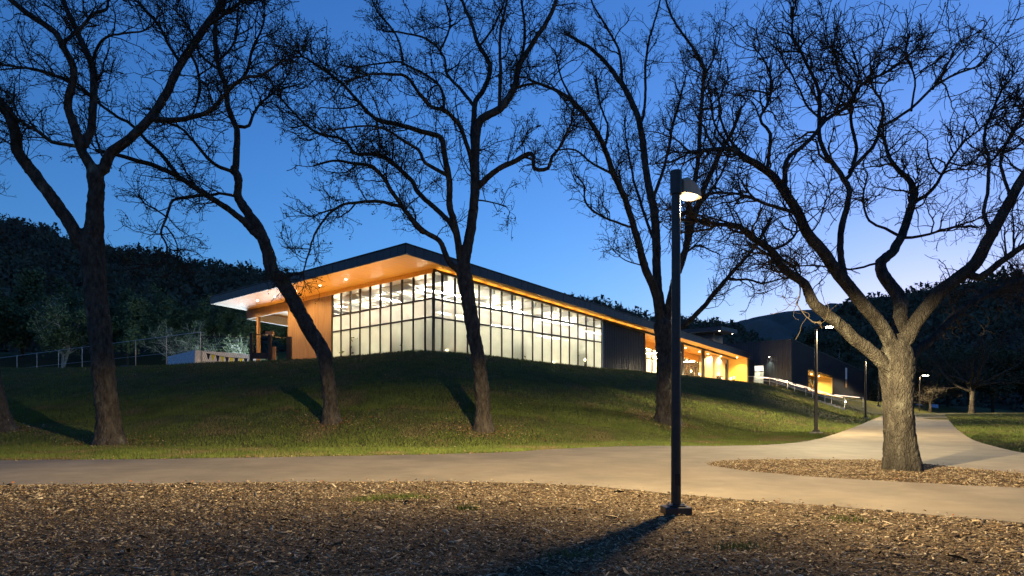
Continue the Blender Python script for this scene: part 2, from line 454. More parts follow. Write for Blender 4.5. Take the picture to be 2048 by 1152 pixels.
# glass walls
def pane(parent, c4, m, thick):
    # c4: four corners (quad), thick: offset vector
    b = MB(); t = Vector(thick)
    b.quadbox([Vector(c) for c in c4[:4]]+[Vector(c)+t for c in c4[:4]])
    return b.build('pane', m, parent)
TR1, TR2 = 2.80, 4.07
head_r = lambda x: zs(x)-.20
gw = MB().box(.0, 20.5, -.03, .12, ZS-.20, ZS+.003, SL, SL).build('window_wall', M_bronze, bld)
tag(gw, 'long row of tall panes under the low edge of the roof')
mx_r = [0.848+1.2245*k for k in range(17)]
edges = [.10]+mx_r
for i, xx in enumerate(mx_r):
    MB().box(xx-.045, xx+.045, -.04, .11, -.05, ZS-.202, 0, SL).build('mullion', M_bronze, gw)
for z in (TR1, TR2, -.0):
    MB().box(.1, 20.40, -.025, .09, z-.055, z+.055).build('transom', M_bronze, gw)
for i in range(len(edges)-1):
    a, b_ = edges[i]+.047, edges[i+1]-.047
    rows = [(.057, .057, TR1-.057, TR1-.057, G_low), (TR1+.057, TR1+.057, TR2-.057, TR2-.057, G_mid), (TR2+.057, TR2+.057, head_r(a)-.004, head_r(b_)-.004, G_clear)]
    for z0, z0b, z1a, z1b, m in rows:
        pane(gw, [(a,.03,z0),(b_,.03,z0b),(b_,.03,z1b),(a,.03,z1a)], m, (0,.02,0))
gl = MB().box(-.03, .12, .14, 12.5, ZS-.10, ZS-.002).build('window_wall', M_bronze, bld)
tag(gl, 'shorter glass wall under the deep glowing soffit')
my_l = [0.9+1.286*k for k in range(9)]+[12.43]
edges = [.10]+my_l
for yy in my_l:
    MB().box(-.04, .11, yy-.045, yy+.045, -.05, ZS-.102).build('mullion', M_bronze, gl)
for z in (TR1+.06, TR2+.06, 0.):
    MB().box(-.025, .09, .1, 12.40, z-.055, z+.055).build('transom', M_bronze, gl)
for i in range(len(edges)-1):
    a, b_ = edges[i]+.047, edges[i+1]-.047
    for z0, z1, m in ((.057, TR1+.003, G_low), (TR1+.117, TR2+.003, G_mid), (TR2+.117, ZS-.104, G_clear)):
        pane(gl, [(.03,a,z0),(.03,b_,z0),(.03,b_,z1),(.03,a,z1)], m, (.02,0,0))
MB().box(-.06, .10, -.06, .10, -.3, ZS-.21).build('corner_post', M_bronze, bld)
# copper head band over the short glass wall
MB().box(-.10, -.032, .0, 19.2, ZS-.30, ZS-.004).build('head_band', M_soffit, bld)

# wood siding wall and porch beam
b = MB(); y = 12.50
while y < 19.25:
    y1 = min(y+.155, 19.26); b.box(-.05-.012*random.random(), .20, y+.005, y1-.005, -.9, ZS-.31); y = y1
tag(b.build('wood_siding', M_wood, bld), kind='stuff')
MB().box(.21, 14, 19.1, 19.25, -.9, ZS-.01, 0, SL).build('porch_wall', M_wood, bld)
MB().box(-.02, .22, 19.27, 26.9, ZS-.82, ZS-.01).build('porch_beam', M_wood, bld)
MB().box(.23, 14, 26.68, 26.9, ZS-.84, ZS-.02, SL, SL).build('porch_beam', M_white, bld)
MB().box(-.02, .22, 24.64, 24.96, -.9, ZS-.83).build('porch_post', M_wood, bld)
MB().box(13.6, 13.9, 26.6, 26.9, -.9, ZS-.86-.8).build('porch_post', M_wood, bld)

# dark ribbed metal wall
def ribbed(x0, x1, y0, y1, zb, zt, slt, m, name, parent, pitch=.30, along='x', out=-1):
    b = MB()
    if along == 'x':
        b.box(x0, x1, min(y0,y1), max(y0,y1), zb, zt, 0, slt); x = x0+pitch*.5; yo = min(y0,y1) if out < 0 else max(y0,y1)
        while x < x1:
            b.box(x-.02, x+.02, yo+out*.045, yo-out*.004, zb, zt-.003, 0, slt); x += pitch
    else:
        b.box(x0, x1, y0, y1, zb, zt, 0, slt); y = y0+pitch*.5
        while y < y1:
            b.box(x0-.045, x0+.004, y-.02, y+.02, zb, zt-.003-abs(slt)*.0, 0, slt); y += pitch
    return tag(b.build(name, m, parent), kind='stuff')
ribbed(20.56, 27.93, .0, .25, -1.2, ZS-.005, SL, M_zincwall, 'metal_cladding', bld)
MB().box(20.44, 20.555, -.05, .2, -1.2, ZS-.006, 0, SL).build('wall_trim', M_steel, bld)
MB().box(27.72, 27.94, .26, 3.05, -1.2, ZS-.005, 0, SL).build('porch_side_wall', M_pine, bld)

# entrance porch: columns, beam, glazing, doors, timber volume, golden end wall
for cxx in (31.0, 35.78, 40.7):
    MB().box(cxx-.16, cxx+.16, -.02, .24, -.06, ZS-.19, 0, SL).build('porch_column', M_bronze, bld)
MB().box(27.96, 49.4, .03, .19, ZS-.18, ZS+.002, SL, SL).build('porch_beam', M_bronze, bld)
eg = MB().box(27.95, 49.9, 3.0, 3.15, ZS-.75, ZS-.005, SL, SL).build('entrance_glazing', M_soffit, bld)
xs_e = [27.98, 29.3, 30.6, 31.9, 33.2, 34.5, 35.8, 37.1, 38.4, 39.7, 41.0, 42.0, 43.02, 45.28, 46.4, 47.6, 48.8]
for xx in xs_e:
    MB().box(xx-.05, xx+.05, 2.98, 3.14, -.02, ZS-.755, 0, SL).build('mullion', M_bronze, eg)
for i in range(len(xs_e)-1):
    a, b_ = xs_e[i]+.052, xs_e[i+1]-.052
    MB().box(a, b_, 3.0, 3.12, 2.36, 2.46).build('transom', M_bronze, eg)
    pane(eg, [(a,3.05,2.47),(b_,3.05,2.47),(b_,3.05,zs(b_)-.77),(a,3.05,zs(a)-.77)], G_clear, (0,.02,0))
    if abs(a-43.072) > .1:
        pane(eg, [(a,3.05,.0),(b_,3.05,.0),(b_,3.05,2.35),(a,3.05,2.35)], G_clear, (0,.02,0))
for a in (43.09, 44.16):
    d_ = MB().box(a, a+.10, 2.99, 3.06, .0, 2.33).box(a+.95, a+1.05, 2.99, 3.06, 0, 2.33).box(a+.102, a+.948, 2.99, 3.06, 0, .25).box(a+.102, a+.948, 2.99, 3.06, 2.2, 2.33).box(a+.102, a+.948, 2.99, 3.06, .95, 1.05).build('door', M_bronze, bld)
    pane(d_, [(a+.104,3.01,.252),(a+.946,3.01,.252),(a+.946,3.01,.948),(a+.104,3.01,.948)], G_clear, (0,.02,0))
    pane(d_, [(a+.104,3.01,1.052),(a+.946,3.01,1.052),(a+.946,3.01,2.198),(a+.104,3.01,2.198)], G_clear, (0,.02,0))
    hx = a+.98 if a < 44 else a+.05
    MB().cyl((hx, 2.93, .8), (hx, 2.93, 1.5), .02, n=8).build('door_handle', M_steel, d_)
MB().box(45.4, 48.9, 1.25, 2.96, -.05, ZS-.006, 0, SL).build('timber_volume', M_pine, bld)
MB().box(48.95, 49.95, 1.45, 1.6, -.05, ZS-.6, 0, SL).build('side_door', M_darkfill, bld)
for k in range(14):     # golden end wall of wide horizontal boards
    z0 = -.06+.245*k; z1 = min(z0+.24, zs(50)-.005)
    if z1 > z0: MB().box(50.0, 50.12+.004*random.random(), -1.09, 1.3, z0, z1).build('end_board', M_gold, bld)
ribbed(50.14, 52.0, -1.19, 1.4, -1.6, ZS-.1, SL, M_zincwall, 'end_pier', bld)
MB().box(49.0, 50.13, 1.62, 3.0, -.05, ZS-.01, 0, SL).build('porch_back_wall', M_pine, bld)

# interior of the hall
MB().box(27.45, 27.7, .3, 19.0, -.02, ZS-.06, 0, SL).build('inner_wall', M_cream, bld)
MB().box(.25, 27.4, 18.85, 19.05, -.02, ZS-.06, 0, SL).build('inner_wall', M_cream, bld)
MB().box(.14, 27.4, .3, 18.8, ZS-.03, ZS+.04, SL, SL).build('ceiling', mat('ceiling_deck', (.50,.44,.37), (.56,.50,.43), rough=.7, scale=1), bld)
for k in range(11):
    xx = 1.6+2.449*k
    MB().box(xx-.09, xx+.09, .35, 18.8, ZS-.50, ZS-.035, SL, SL).build('roof_beam', M_white, bld)
for yy in (3.2, 6.4, 9.6, 12.8, 16.):
    b = MB()
    for k in range(12):
        x0 = .35+2.25*k
        b.cyl((x0, yy, zs(x0)-.55), (x0+1.12, yy, zs(x0)-1.0), .035, n=6).cyl((x0+1.12, yy, zs(x0)-1.0), (x0+2.25, yy, zs(x0+2.25)-.55), .035, n=6)
    b.cyl((.3, yy, zs(.3)-.55), (27.2, yy, zs(27.2)-.55), .05, n=6).cyl((.3, yy, zs(.3)-1.0), (27.2, yy, zs(27.2)-1.), .05, n=6)
    b.build('roof_truss', M_white, bld)
for yy in (4.6, 11.2):
    MB().cyl((.8, yy, zs(.8)-1.35), (26.8, yy, zs(26.8)-1.15), .30, n=16).build('air_duct', M_white, bld)
M_lin = emis('hall_light', (1, .89, .71), 26)
for yy in (2.6, 8.0, 13.6):
    for x0 in (1.0, 7.6, 14.2, 20.8):
        lg = MB().box(x0, x0+5.2, yy-.02, yy+.02, zs(x0)-.9+.06, zs(x0)-.9+.14, 0, 0).build('light_housing', M_white, bld)
        MB().box(x0+.03, x0+5.17, yy-.07, yy+.07, zs(x0)-.9, zs(x0)-.9+.05).build('light_strip', M_lin, lg)
for xx, yy in ((6.5, 5.0), (13.8, 5.0), (21.1, 5.0), (6.5, 12.0), (13.8, 12.0), (21.1, 12.0)):
    MB().box(xx-.14, xx+.14, yy-.14, yy+.14, -.02, ZS-.52, 0, SL).build('inner_column', M_white, bld)
MB().box(3, 12, 16.5, 18.7, 2.9, 3.15).box(3, 12, 16.45, 16.49, 3.16, 4.1).build('gallery', M_pine, bld)
# interior of the lobby behind the entrance
MB().box(27.9, 49.8, 7.4, 7.6, -.02, ZS-.06, 0, SL).build('lobby_wall', M_cream, bld)
MB().box(27.9, 49.8, 3.2, 7.39, ZS-.02, ZS+.05, SL, SL).build('lobby_ceiling', M_cream, bld)
M_lob = emis('lobby_light', (1, .78, .42), 40)
for xx in (30., 34., 38., 42., 46.):
    MB().box(xx-.1, xx+.1, 3.9, 6.9, zs(xx)-.62, zs(xx)-.55).build('light_strip', M_lob, bld)
for xx in (29.5, 33., 37.):
    MB().box(xx, xx+1.6, 6.9, 7.35, 0, 1.9).build('lobby_cabinet', M_pine, bld)

# cove troughs and strips added on the wall heads to make the soffit glow
M_cove = emis('cove_light', (1, .58, .13), 3.2)
tr_ = MB().box(.0, 27.7, -.24, -.045, ZS-.26, ZS-.225, SL, SL).box(.0, 27.7, -.26, -.242, ZS-.26, ZS-.165, SL, SL).build('cove_trough', M_bronze, bld)
for k in range(17):
    xx = .3+1.6*k
    MB().box(xx, xx+1.2, -.19, -.09, ZS-.222, ZS-.205, SL, SL).build('cove_light', M_cove, tr_)
# downlights
M_dl = emis('downlight_lens', (1, .85, .6), 9, False)
def downlight(x, y, power, col, ang=100, blend=.6, parent=bld, z=None):
    zz = zs(x) if z is None else z
    o = MB().cyl((x, y, zz-.012), (x, y, zz+.002), .07, n=12).build('downlight', M_dl, parent)
    l = bpy.data.lights.new('downlight_beam', 'SPOT'); l.energy = power; l.color = col; l.spot_size = math.radians(ang); l.spot_blend = blend
    l.shadow_soft_size = .06
    lo = bpy.data.objects.new('downlight_beam', l); COL.objects.link(lo); lo.parent = parent; lo.location = (x, y, zz-.03)
for yy in (8., 11.5, 15., 18.5, 21.5, 24.5): downlight(-1.7, yy, 150, GOLD, 150)
downlight(4, 22.5, 120, (.8,.9,1)); downlight(9, 23.5, 120, (.8,.9,1))
for xx in (29.5, 33.3, 37., 39.4, 42.8, 45., 47.2): downlight(xx, 1.0 if xx > 45.1 else 1.6, 260, GOLD, 130)
downlight(48.9, -.3, 210, GOLD, 120); downlight(47.3, .5, 150, WARM, 70)
def uplight(x, y, power, col, ang=92):  # added on the terrace, hidden by the bank, to make the soffit glow
    MB().cyl((x, y, -.10), (x, y, -.06), .12, n=14).build('uplight', M_bronze, bld)
    l = bpy.data.lights.new('uplight_beam', 'SPOT'); l.energy = power; l.color = col; l.spot_size = math.radians(ang); l.spot_blend = .8; l.shadow_soft_size = .08
    lo = bpy.data.objects.new('uplight_beam', l); COL.objects.link(lo); lo.parent = bld; lo.location = (x, y, -.04); lo.rotation_euler = (math.pi, 0, 0)
for yy in (1.5, 5.5, 9.5, 13.5, 17.5, 21.5): uplight(-2.5, yy, 175, (1, .62, .22))
def arealight(name, parent, loc, size, power, col, rot=(0,0,0), size_y=None):
    l = bpy.data.lights.new(name, 'AREA'); l.energy = power; l.color = col; l.size = size
    if size_y: l.shape = 'RECTANGLE'; l.size_y = size_y
    o = bpy.data.objects.new(name, l); COL.objects.link(o); o.parent = parent; o.location = loc; o.rotation_euler = rot
    return o

# things standing behind the glass
def plant(t, y, h, label, seed):
    X, D = B2(t, -y); o = empty('potted_plant', (X, D, FLOOR-.02), seed, label, 'plant', 'plants inside the glass hall')
    MB().cyl((0,0,0), (0,0,.45), .2, .27, 14).build('pot', M_darkfill, o)
    r = np.random.default_rng(seed); n = 160; c = r.normal(size=(n,3))*np.array([.32,.32,.42])*h+np.array([0,0,.5+.75*h]); a = r.normal(size=(n,3))*.16*h; b = r.normal(size=(n,3))*.10*h
    V = np.stack([c, c+a*.5+b, c+a, c+a*.5-b], 1).reshape(-1,3); tag(link('foliage', mesh_np('foliage', V, [np.arange(len(V)).reshape(-1,4)]), M_leaf, o), kind='stuff')
    MB().cyl((0,0,.4), (0,0,.5+.6*h), .03, .015, 6).build('stem', M_bark, o)
plant(.9, 4.2, 1.1, 'green plant behind the short glass wall near the bent oak', 1)
plant(.8, 9.6, 1.3, 'green plant behind the short glass wall beside the wooden wall', 2)
plant(9.4, .9, 1.0, 'green plant behind the middle of the long glass wall', 3)
plant(17.3, .8, 1.2, 'green plant behind the last panes of the long glass wall', 4)
X, D = B2(1.0, -1.0); rk = empty('shelf_rack', (X, D, FLOOR-.02), RZ, 'rack of pale shelves behind the glass corner', 'rack')
for sx_ in (0, 2.6):
    for sy_ in (0, .6): MB().box(sx_-.03, sx_+.03, sy_-.03, sy_+.03, 0, 2.5).build('upright', M_steel, rk)
for k in range(6): MB().box(.035, 2.565, -.03, .63, .35+.4*k, .40+.4*k).build('shelf', M_white, rk)
# ------------------------------------------------------------------ dark gabled wing beyond
wing = empty('dark_wing', (*B2(53.9, 5.03), FLOOR), RZ, 'dark metal building with a golden recessed window beside the lit steps', 'building')
WS = -.074
w = MB()
RC0, RC1 = 5.9, 15.7
def wr(x0, x1, y0, y1, zb, zt, slb=0, slt=WS): return w.box(x0, x1, y0, y1, zb, zt, slb, slt)
wr(0, RC0, 0, .3, -2.5, 5.63); wr(RC1, 34, 0, .3, -3.5, 5.63); w.box(RC0, RC1, 0, .3, 2.62, 5.63, -.05, WS)
w.box(RC0, RC1, 0, .3, -3., -.86)
x = .15
while x < 34:
    if RC0-.1 < x < RC1+.1: w.box(x-.02, x+.02, -.045, .004, 2.625, 5.625, -.05, WS)
    else: w.box(x-.02, x+.02, -.045, .004, -3., 5.625, 0, WS)
    x += .32
tag(w.build('metal_cladding', M_zincwall, wing), kind='stuff')
w = MB()
w.box(-.0, .25, .31, 3.4, -2.5, 5.63).box(0, .25, 5.0, 14, -2.5, 5.63).box(0, .25, 3.4, 5.0, 2.72, 5.63).box(0, .25, 3.4, 5.0, -2.5, -.05)
y = .45
while y < 14:
    if 3.35 < y < 5.05: w.box(-.045, .004, y-.02, y+.02, 2.73, 5.62)
    else: w.box(-.045, .004, y-.02, y+.02, -2.5, 5.62)
    y += .32
tag(w.build('metal_cladding', M_zincwall, wing), kind='stuff')
MB().box(.26, 34, .31, 14, 5.2, 5.5, WS, WS).build('roof', M_zinc, wing)
MB().box(-.08, 34.1, -.09, -.05+.02, 5.635, 5.70, WS, WS).box(-.08, -.02, -.02, 14, 5.635, 5.70).build('roof_cap', M_zinc, wing)
# recess lining
MB().box(RC0, RC1, .31, 2.0, 2.50, 2.61, -.05, -.05).build('recess_soffit', M_gold, wing)
MB().box(RC1-.12, RC1-.005, .02, 2.0, -.85, 2.49, 0, -.05).build('recess_side', M_gold, wing)
MB().box(RC0+.005, RC0+.12, .31, 2.0, -.85, 2.49, 0, -.05).build('recess_side', M_gold, wing)
MB().box(RC0, RC1, .0, 8.0, -1.1, -.86).build('recess_floor', M_conc, wing)
rg = MB().box(RC0+.13, RC1-.13, 1.98, 2.1, 2.0, 2.55, -.05, -.05).build('recess_glazing', M_bronze, wing)
for k in range(8):
    xx = RC0+.2+1.35*k
    if xx < RC1-.1: MB().box(xx-.04, xx+.04, 1.97, 2.09, -.85, 2.0, 0, -.05).build('mullion', M_bronze, rg)
    if xx+1.31 < RC1: pane(rg, [(xx+.042,2.02,-.84),(xx+1.308,2.02,-.84),(xx+1.308,2.02,1.2),(xx+.042,2.02,1.2)], G_clear, (0,.02,0))
MB().box(RC0, RC1, 7.6, 7.8, -.85, 2.5, 0, -.05).build('room_wall', M_cream, wing)
MB().box(RC0, RC1, 2.12, 7.6, 2.52, 2.62, -.05, -.05).build('room_ceiling', M_white, wing)
for xx in (7.2, 9.6, 12., 14.2):
    MB().box(xx-.1, xx+.1, 2.8, 7., 2.40-.05*xx, 2.44-.05*xx).build('light_strip', M_lob, wing)
for xx in (7.5, 10.5, 13.5): downlight(xx, 1.1, 130, GOLD, 140, .6, wing, 2.49-.05*xx)
# glazed door in the side
dg = MB().box(.05, .2, 3.41, 3.49, -.04, 2.71).box(.05, .2, 4.91, 4.99, -.04, 2.71).box(.05, .2, 3.5, 4.9, 2.62, 2.71).box(.05, .2, 3.5, 4.9, 1.85, 1.93).build('door', M_bronze, wing)
pane(dg, [(.1,3.5,0),(.1,4.9,0),(.1,4.9,1.84),(.1,3.5,1.84)], G_low, (.02,0,0))
pane(dg, [(.1,3.5,1.94),(.1,4.9,1.94),(.1,4.9,2.61),(.1,3.5,2.61)], G_mid, (.02,0,0))
MB().box(.6, 4.5, 3.2, 3.3, -.05, 3).box(.6, 4.5, 5.1, 5.2, -.05, 3).box(4.5, 4.6, 3.2, 5.2, -.05, 3).box(.3, 4.6, 3.2, 5.2, 3.0, 3.1).build('vestibule', M_white, wing)
MB().box(1, 3.5, 4.1, 4.3, 2.9, 2.94).build('light_strip', emis('vestibule_light', (1,.92,.8), 22), wing)
downlight(-.35, 2.6, 60, (.75, 1, .75), 80, .7, wing, 3.6)
MB().box(-.5, -.045, 2.5, 2.7, 3.61, 3.72).build('lamp_bracket', M_bronze, wing)
nw = MB().box(21.2, 22.2, -.075, -.047, .45, 3.45, 0, 0).build('narrow_window', M_bronze, wing)
pane(nw, [(21.26,-.09,1.7),(22.14,-.09,1.7),(22.14,-.09,3.39),(21.26,-.09,3.39)], M_stripwhite, (0,.012,0))
pane(nw, [(21.26,-.09,.51),(22.14,-.09,.51),(22.14,-.09,1.6),(21.26,-.09,1.6)], M_wood, (0,.012,0))

# small pavilion roof rising behind the main roof
pv = empty('roof_pavilion', (*P(1418, 672, 104)[:2], FLOOR), RZ, 'flat overhanging roof with a lit underside behind the hall', 'building')
pz = P(1418, 666, 104)[2]-FLOOR
MB().box(-2.2, 3.4, -3, 5, pz, pz+.55).build('roof', M_zinc, pv)
MB().box(-2.1, 3.3, -2.9, 4.9, pz-.05, pz-.01).build('soffit', M_white, pv)
MB().box(-.6, 2.6, -1, 4.2, -2, pz-.06).build('wall', M_zincwall, pv)
downlight(-1.5, -2.4, 90, WARM, 150, .5, pv, pz-.05); downlight(3.0, -2.4, 40, WARM, 150, .5, pv, pz-.05)

# ------------------------------------------------------------------ steps and handrails
stp = empty('garden_steps', (*STEP_T, 0), RZ, 'lit concrete steps climbing the lawn to the dark building', 'steps')
NST = 16; RUN = .5; ztop = 5.78; RISE = 2.65/NST
for k in range(NST):    # local -y is outward (downhill)
    z = ztop-RISE*(k+1)
    MB().box(0, 2.4, -RUN*(k+1)+.002, -RUN*k, z-.45, z).build('step', M_conc, stp)
MB().box(-.25, -.005, -8.2, .3, ztop-.65, ztop-.05+.04, 0, 0).build('cheek_start', M_conc, stp) if False else None
MB().box(-2, 4.4, .01, 2.2, ztop-.3, ztop).build('landing', M_conc, stp)
zline = lambda y: ztop+min(0, y)*RISE/RUN
M_led = emis('handrail_light', (1, .70, .48), .7)
for i, xx in enumerate((.1, 2.3)):
    hr = empty('handrail', (*STEP_T, 0), RZ, ('lit steel handrail on the near edge of the garden steps' if i == 0 else 'lit steel handrail on the far edge of the garden steps'), 'handrail', 'handrails of the garden steps')
    ys = [1.2, -.6, -2.6, -4.6, -6.6, -8.6-1.2*i]
    for yy in ys:
        MB().cyl((xx, yy, zline(max(yy,-8))-.02), (xx, yy, zline(max(yy,-8))+1.02), .035, n=8).build('post', M_steel, hr)
    pts = [(xx, yy, zline(max(yy,-8))+1.03) for yy in ([1.9]+ys)]
    pts.append((xx, ys[-1]-.02, pts[-1][2]-.25))
    MB().path(pts, .026).build('rail', M_steel, hr)
    pts2 = [(xx, yy, zline(max(yy,-8))+.62) for yy in ys]
    MB().path(pts2, .022).build('lower_rail', M_steel, hr)
    for a, b_ in zip(pts[1:-2], pts[2:-1]):
        v0 = Vector(a); v1 = Vector(b_); dv = v1-v0
        p0 = v0+dv*.1-Vector((0,0,.045)); p1 = v0+dv*.9-Vector((0,0,.045))
        MB().cyl(p0, p1, .018, n=6).build('light_strip', M_led, hr)

# ------------------------------------------------------------------ lamp posts
M_lens = emis('lamp_lens', (1, .90, .70), 12, False)
def spot(parent, loc, power, col, ang, blend=.3, size=.1, rot=(0,0,0)):
    l = bpy.data.lights.new('lamp_light', 'SPOT'); l.energy = power; l.color = col; l.spot_size = math.radians(ang); l.spot_blend = blend
    l.shadow_soft_size = size
    o = bpy.data.objects.new('lamp_light', l); COL.objects.link(o); o.parent = parent; o.location = loc; o.rotation_euler = rot; return o
x0, d0 = pl(1352, 1034)
lp = empty('lamp_post', (x0, d0, PB(d0)+.0), 0, 'tall bronze lamp post with hooded head standing in the mulch', 'lamp post', 'lamp posts')
MB().box(-.185, .185, -.185, .185, -.15, .155).build('base_block', M_polebronze, lp, bevel=.015)
MB().box(-.11, .11, -.11, .11, .157, .175).build('base_plate', M_polebronze, lp, bevel=.004)
HL = 4.90
MB().cyl((0,0,.17), (0,0,HL-.33), .070, .060, 24).build('pole', M_polebronze, lp)
MB().cyl((0,0,HL-.33), (0,0,HL), .082, .082, 24).build('collar', M_polebronze, lp)
for bx_ in (-.085, .085):
    for by_ in (-.085, .085): MB().cyl((bx_, by_, .176), (bx_, by_, .205), .016, n=6).build('bolt', M_steel, lp)
MB().box(-.04, .04, -.078, -.064, .45, .62).build('access_cover', M_bronze, lp, bevel=.004)
# hooded head, pointing over the path
def hood():
    b = bmesh.new(); prof = [(.085, .20, .0), (.14, .235, .10), (.27, .20, .16), (.37, .09, .17), (.40, .0, .155)]
    rings = []
    for (r, zt, hw) in [(.08, -.04, .085), (.18, .0, .125), (.32, -.04, .135), (.43, -.12, .12), (.48, -.20, .09)]:
        rings.append([b.verts.new((r, -hw, -.24)), b.verts.new((r, -hw, zt-.05)), b.verts.new((r, -hw*.6, zt)), b.verts.new((r, hw*.6, zt)), b.verts.new((r, hw, zt-.05)), b.verts.new((r, hw, -.24))])
    for r0, r1 in zip(rings[:-1], rings[1:]):
        for i in range(5): b.faces.new((r0[i], r0[i+1], r1[i+1], r1[i]))
    b.faces.new(rings[0][::-1]); b.faces.new(rings[-1])
    me = bpy.data.meshes.new('hood'); b.to_mesh(me); b.free(); return me
hd = empty('lamp_head_mount', (0,0,0)); bpy.data.objects.remove(hd)
HZ = math.radians(40); LZ = math.radians(58)
def place(o, z): o.location = (0, 0, z); o.rotation_euler = (0, 0, HZ); return o
M_hood = mat('hood_bronze_lit', (.36,.26,.16), (.44,.32,.21), rough=.45, scale=6, spec=.4)  # bronze lightened to tan: glow from the lens put into the colour
ho = place(link('hood', hood(), M_hood, lp, smooth=False), HL-.06)
le = MB().cyl((.31,0,-.262), (.31,0,-.238), .10, .12, 20).build('lens', emis('near_lens', (1,.88,.62), 3.2, False), lp); place(le, HL-.06)
sx, sy = .42*math.cos(LZ), .42*math.sin(LZ)
LAMP1 = spot(lp, (sx*1.3, sy*1.3, HL-.37), 400, (1, .78, .42), 178, .06, .04)

def road_optics(light, back=.11, az=LZ, e=1.8):
    """forward-throw street lamp optics: more light at high angles, little behind the pole"""
    light.use_nodes = True; nt = light.node_tree; N = nt.nodes; L = nt.links
    em = N['Emission']; g = N.new('ShaderNodeNewGeometry'); sp = N.new('ShaderNodeSeparateXYZ'); L.new(g.outputs['Incoming'], sp.inputs[0])
    def M(op, a, b=None, c=None):
        n = N.new('ShaderNodeMath'); n.operation = op
        for i, v in enumerate((a, b, c)):
            if v is None: continue
            if isinstance(v, (int, float)): n.inputs[i].default_value = v
            else: L.new(v, n.inputs[i])
        return n.outputs[0]
    cab = M('ABSOLUTE', sp.outputs[2]); cz = M('MAXIMUM', cab, .30)
    cut = N.new('ShaderNodeMapRange'); cut.interpolation_type = 'SMOOTHSTEP'; L.new(cab, cut.inputs[0])
    cut.inputs[1].default_value = -.02; cut.inputs[2].default_value = .30; cut.inputs[3].default_value = .04; cut.inputs[4].default_value = 1.
    gain = M('MULTIPLY', M('POWER', cz, -e), cut.outputs[0])
    hor = M('SQRT', M('MAXIMUM', M('SUBTRACT', 1., M('MULTIPLY', sp.outputs[2], sp.outputs[2])), .0004))
    dot = M('DIVIDE', M('ADD', M('MULTIPLY', sp.outputs[0], SGN*math.cos(az)), M('MULTIPLY', sp.outputs[1], SGN*math.sin(az))), hor)
    mr = N.new('ShaderNodeMapRange'); mr.interpolation_type = 'SMOOTHSTEP'
    L.new(dot, mr.inputs[0]); mr.inputs[1].default_value = -1.; mr.inputs[2].default_value = -.1; mr.inputs[3].default_value = back; mr.inputs[4].default_value = 1.
    # straight down both halves are alike
    k = M('MINIMUM', M('MULTIPLY', hor, 1.6), 1.)
    f = M('ADD', M('MULTIPLY', mr.outputs[0], k), M('SUBTRACT', 1., k))
    L.new(M('MULTIPLY', gain, f), em.inputs['Strength'])
SGN = 1.
def armlamp(px, py, dd, hgt, label, power, ang=0., zfix=None, armlen=1.0, footing=True):
    if dd is None: X, D = pl(px, py)
    else: X, D = (px-CX)/F*dd, dd
    z = h1(X, D) if zfix is None else zfix
    o = empty('lamp_post', (X, D, z), ang, label, 'lamp post', 'lamp posts')
    if footing: MB().cyl((0,0,-.3), (0,0,.10), .31, .31, 20).build('footing', M_conc, o)
    MB().box(-.15,.15,-.15,.15,.101,.20).build('base_cover', M_polebronze, o)
    MB().cyl((0,0,.2), (0,0,hgt-.1), .085, .062, 16).build('pole', M_polebronze, o)
    pts = [(0,0,hgt-.1), (.05,0,hgt-.02), (.14,0,hgt+.03), (.3,0,hgt+.05)]
    MB().path(pts, .045, 10).build('arm', M_polebronze, o)
    MB().box(.25, armlen+.1, -.13, .13, hgt+.02, hgt+.08).build('lamp_head', M_polebronze, o, bevel=.02)
    MB().box(.45, armlen+.05, -.10, .10, hgt-.02, hgt+.016).build('lens', M_lens, o)
    sp_ = spot(o, (armlen*.72, 0, hgt-.06), power*.55, (1, .82, .46), 160, .3, .12); road_optics(sp_.data, .5, ang, 1.6)
    return o
road_optics(LAMP1.data)
armlamp(1632, 868, None, 5.25, 'slim lamp post with a flat arm beside the lawn edge and fork of the path', 1300, -.25)
armlamp(1731, 838, None, 5.3, 'slim lamp post past the foot of the lit steps, its head behind oak limbs', 900, -.2)
armlamp(1757, 824.5, 92, 5.6, 'slim lamp post seen just left of the pale oak trunk', 900, -.2)
armlamp(1839, 828, 96, 5.4, 'small distant lamp post where the path meets the skyline', 800, 0, PB(96), 1.15)

# ------------------------------------------------------------------ bollards
M_bol = emis('bollard_lens', (1, .74, .42), 9, False)
def bollard(t, q, label, power=22):
    X, D = B2(t, q); z = max(h1(X, D)-.02, 0)
    o = empty('bollard', (X, D, z), RZ, label, 'bollard', 'bollard lights along the hall')
    MB().cyl((0,0,-.1), (0,0,.78), .055, n=12).build('post', M_bronze, o)
    MB().cyl((0,0,.781), (0,0,.94), .045, n=12).build('lens', M_bol, o)
    MB().cyl((0,0,.941), (0,0,.99), .06, .05, n=12).build('cap', M_bronze, o)
    l = bpy.data.lights.new('bollard_glow', 'POINT'); l.energy = power; l.color = (1, .80, .42); l.shadow_soft_size = .05
    lo = bpy.data.objects.new('bollard_glow', l); COL.objects.link(lo); lo.parent = o; lo.location = (-.05, -.13, .86)
bollard(2.9, 1.6, 'bollard light close to the glass corner, half hidden by a leaning trunk')
bollard(15.6, 1.6, 'bollard light before the far end of the long glass wall')
bollard(27.6, 1.9, 'bollard light just past the dark ribbed wall')
bollard(33.2, 2.3, 'bollard light before the entrance, beside the black pole')
bollard(37.6, 1.0, 'bollard light before the double entrance doors')
bollard(38.9, 2.6, 'bollard light before the second porch column')
bollard(45.8, 1.3, 'bollard light before the pale timber wall of the porch')
bollard(47.3, .2, 'bollard light before the golden end wall', 30)
bollard(44.2, 8.0, 'bollard beside the upper flight of the garden steps', 10)
bollard(49.2, 12.6, 'bollard near the foot of the garden steps', 10)
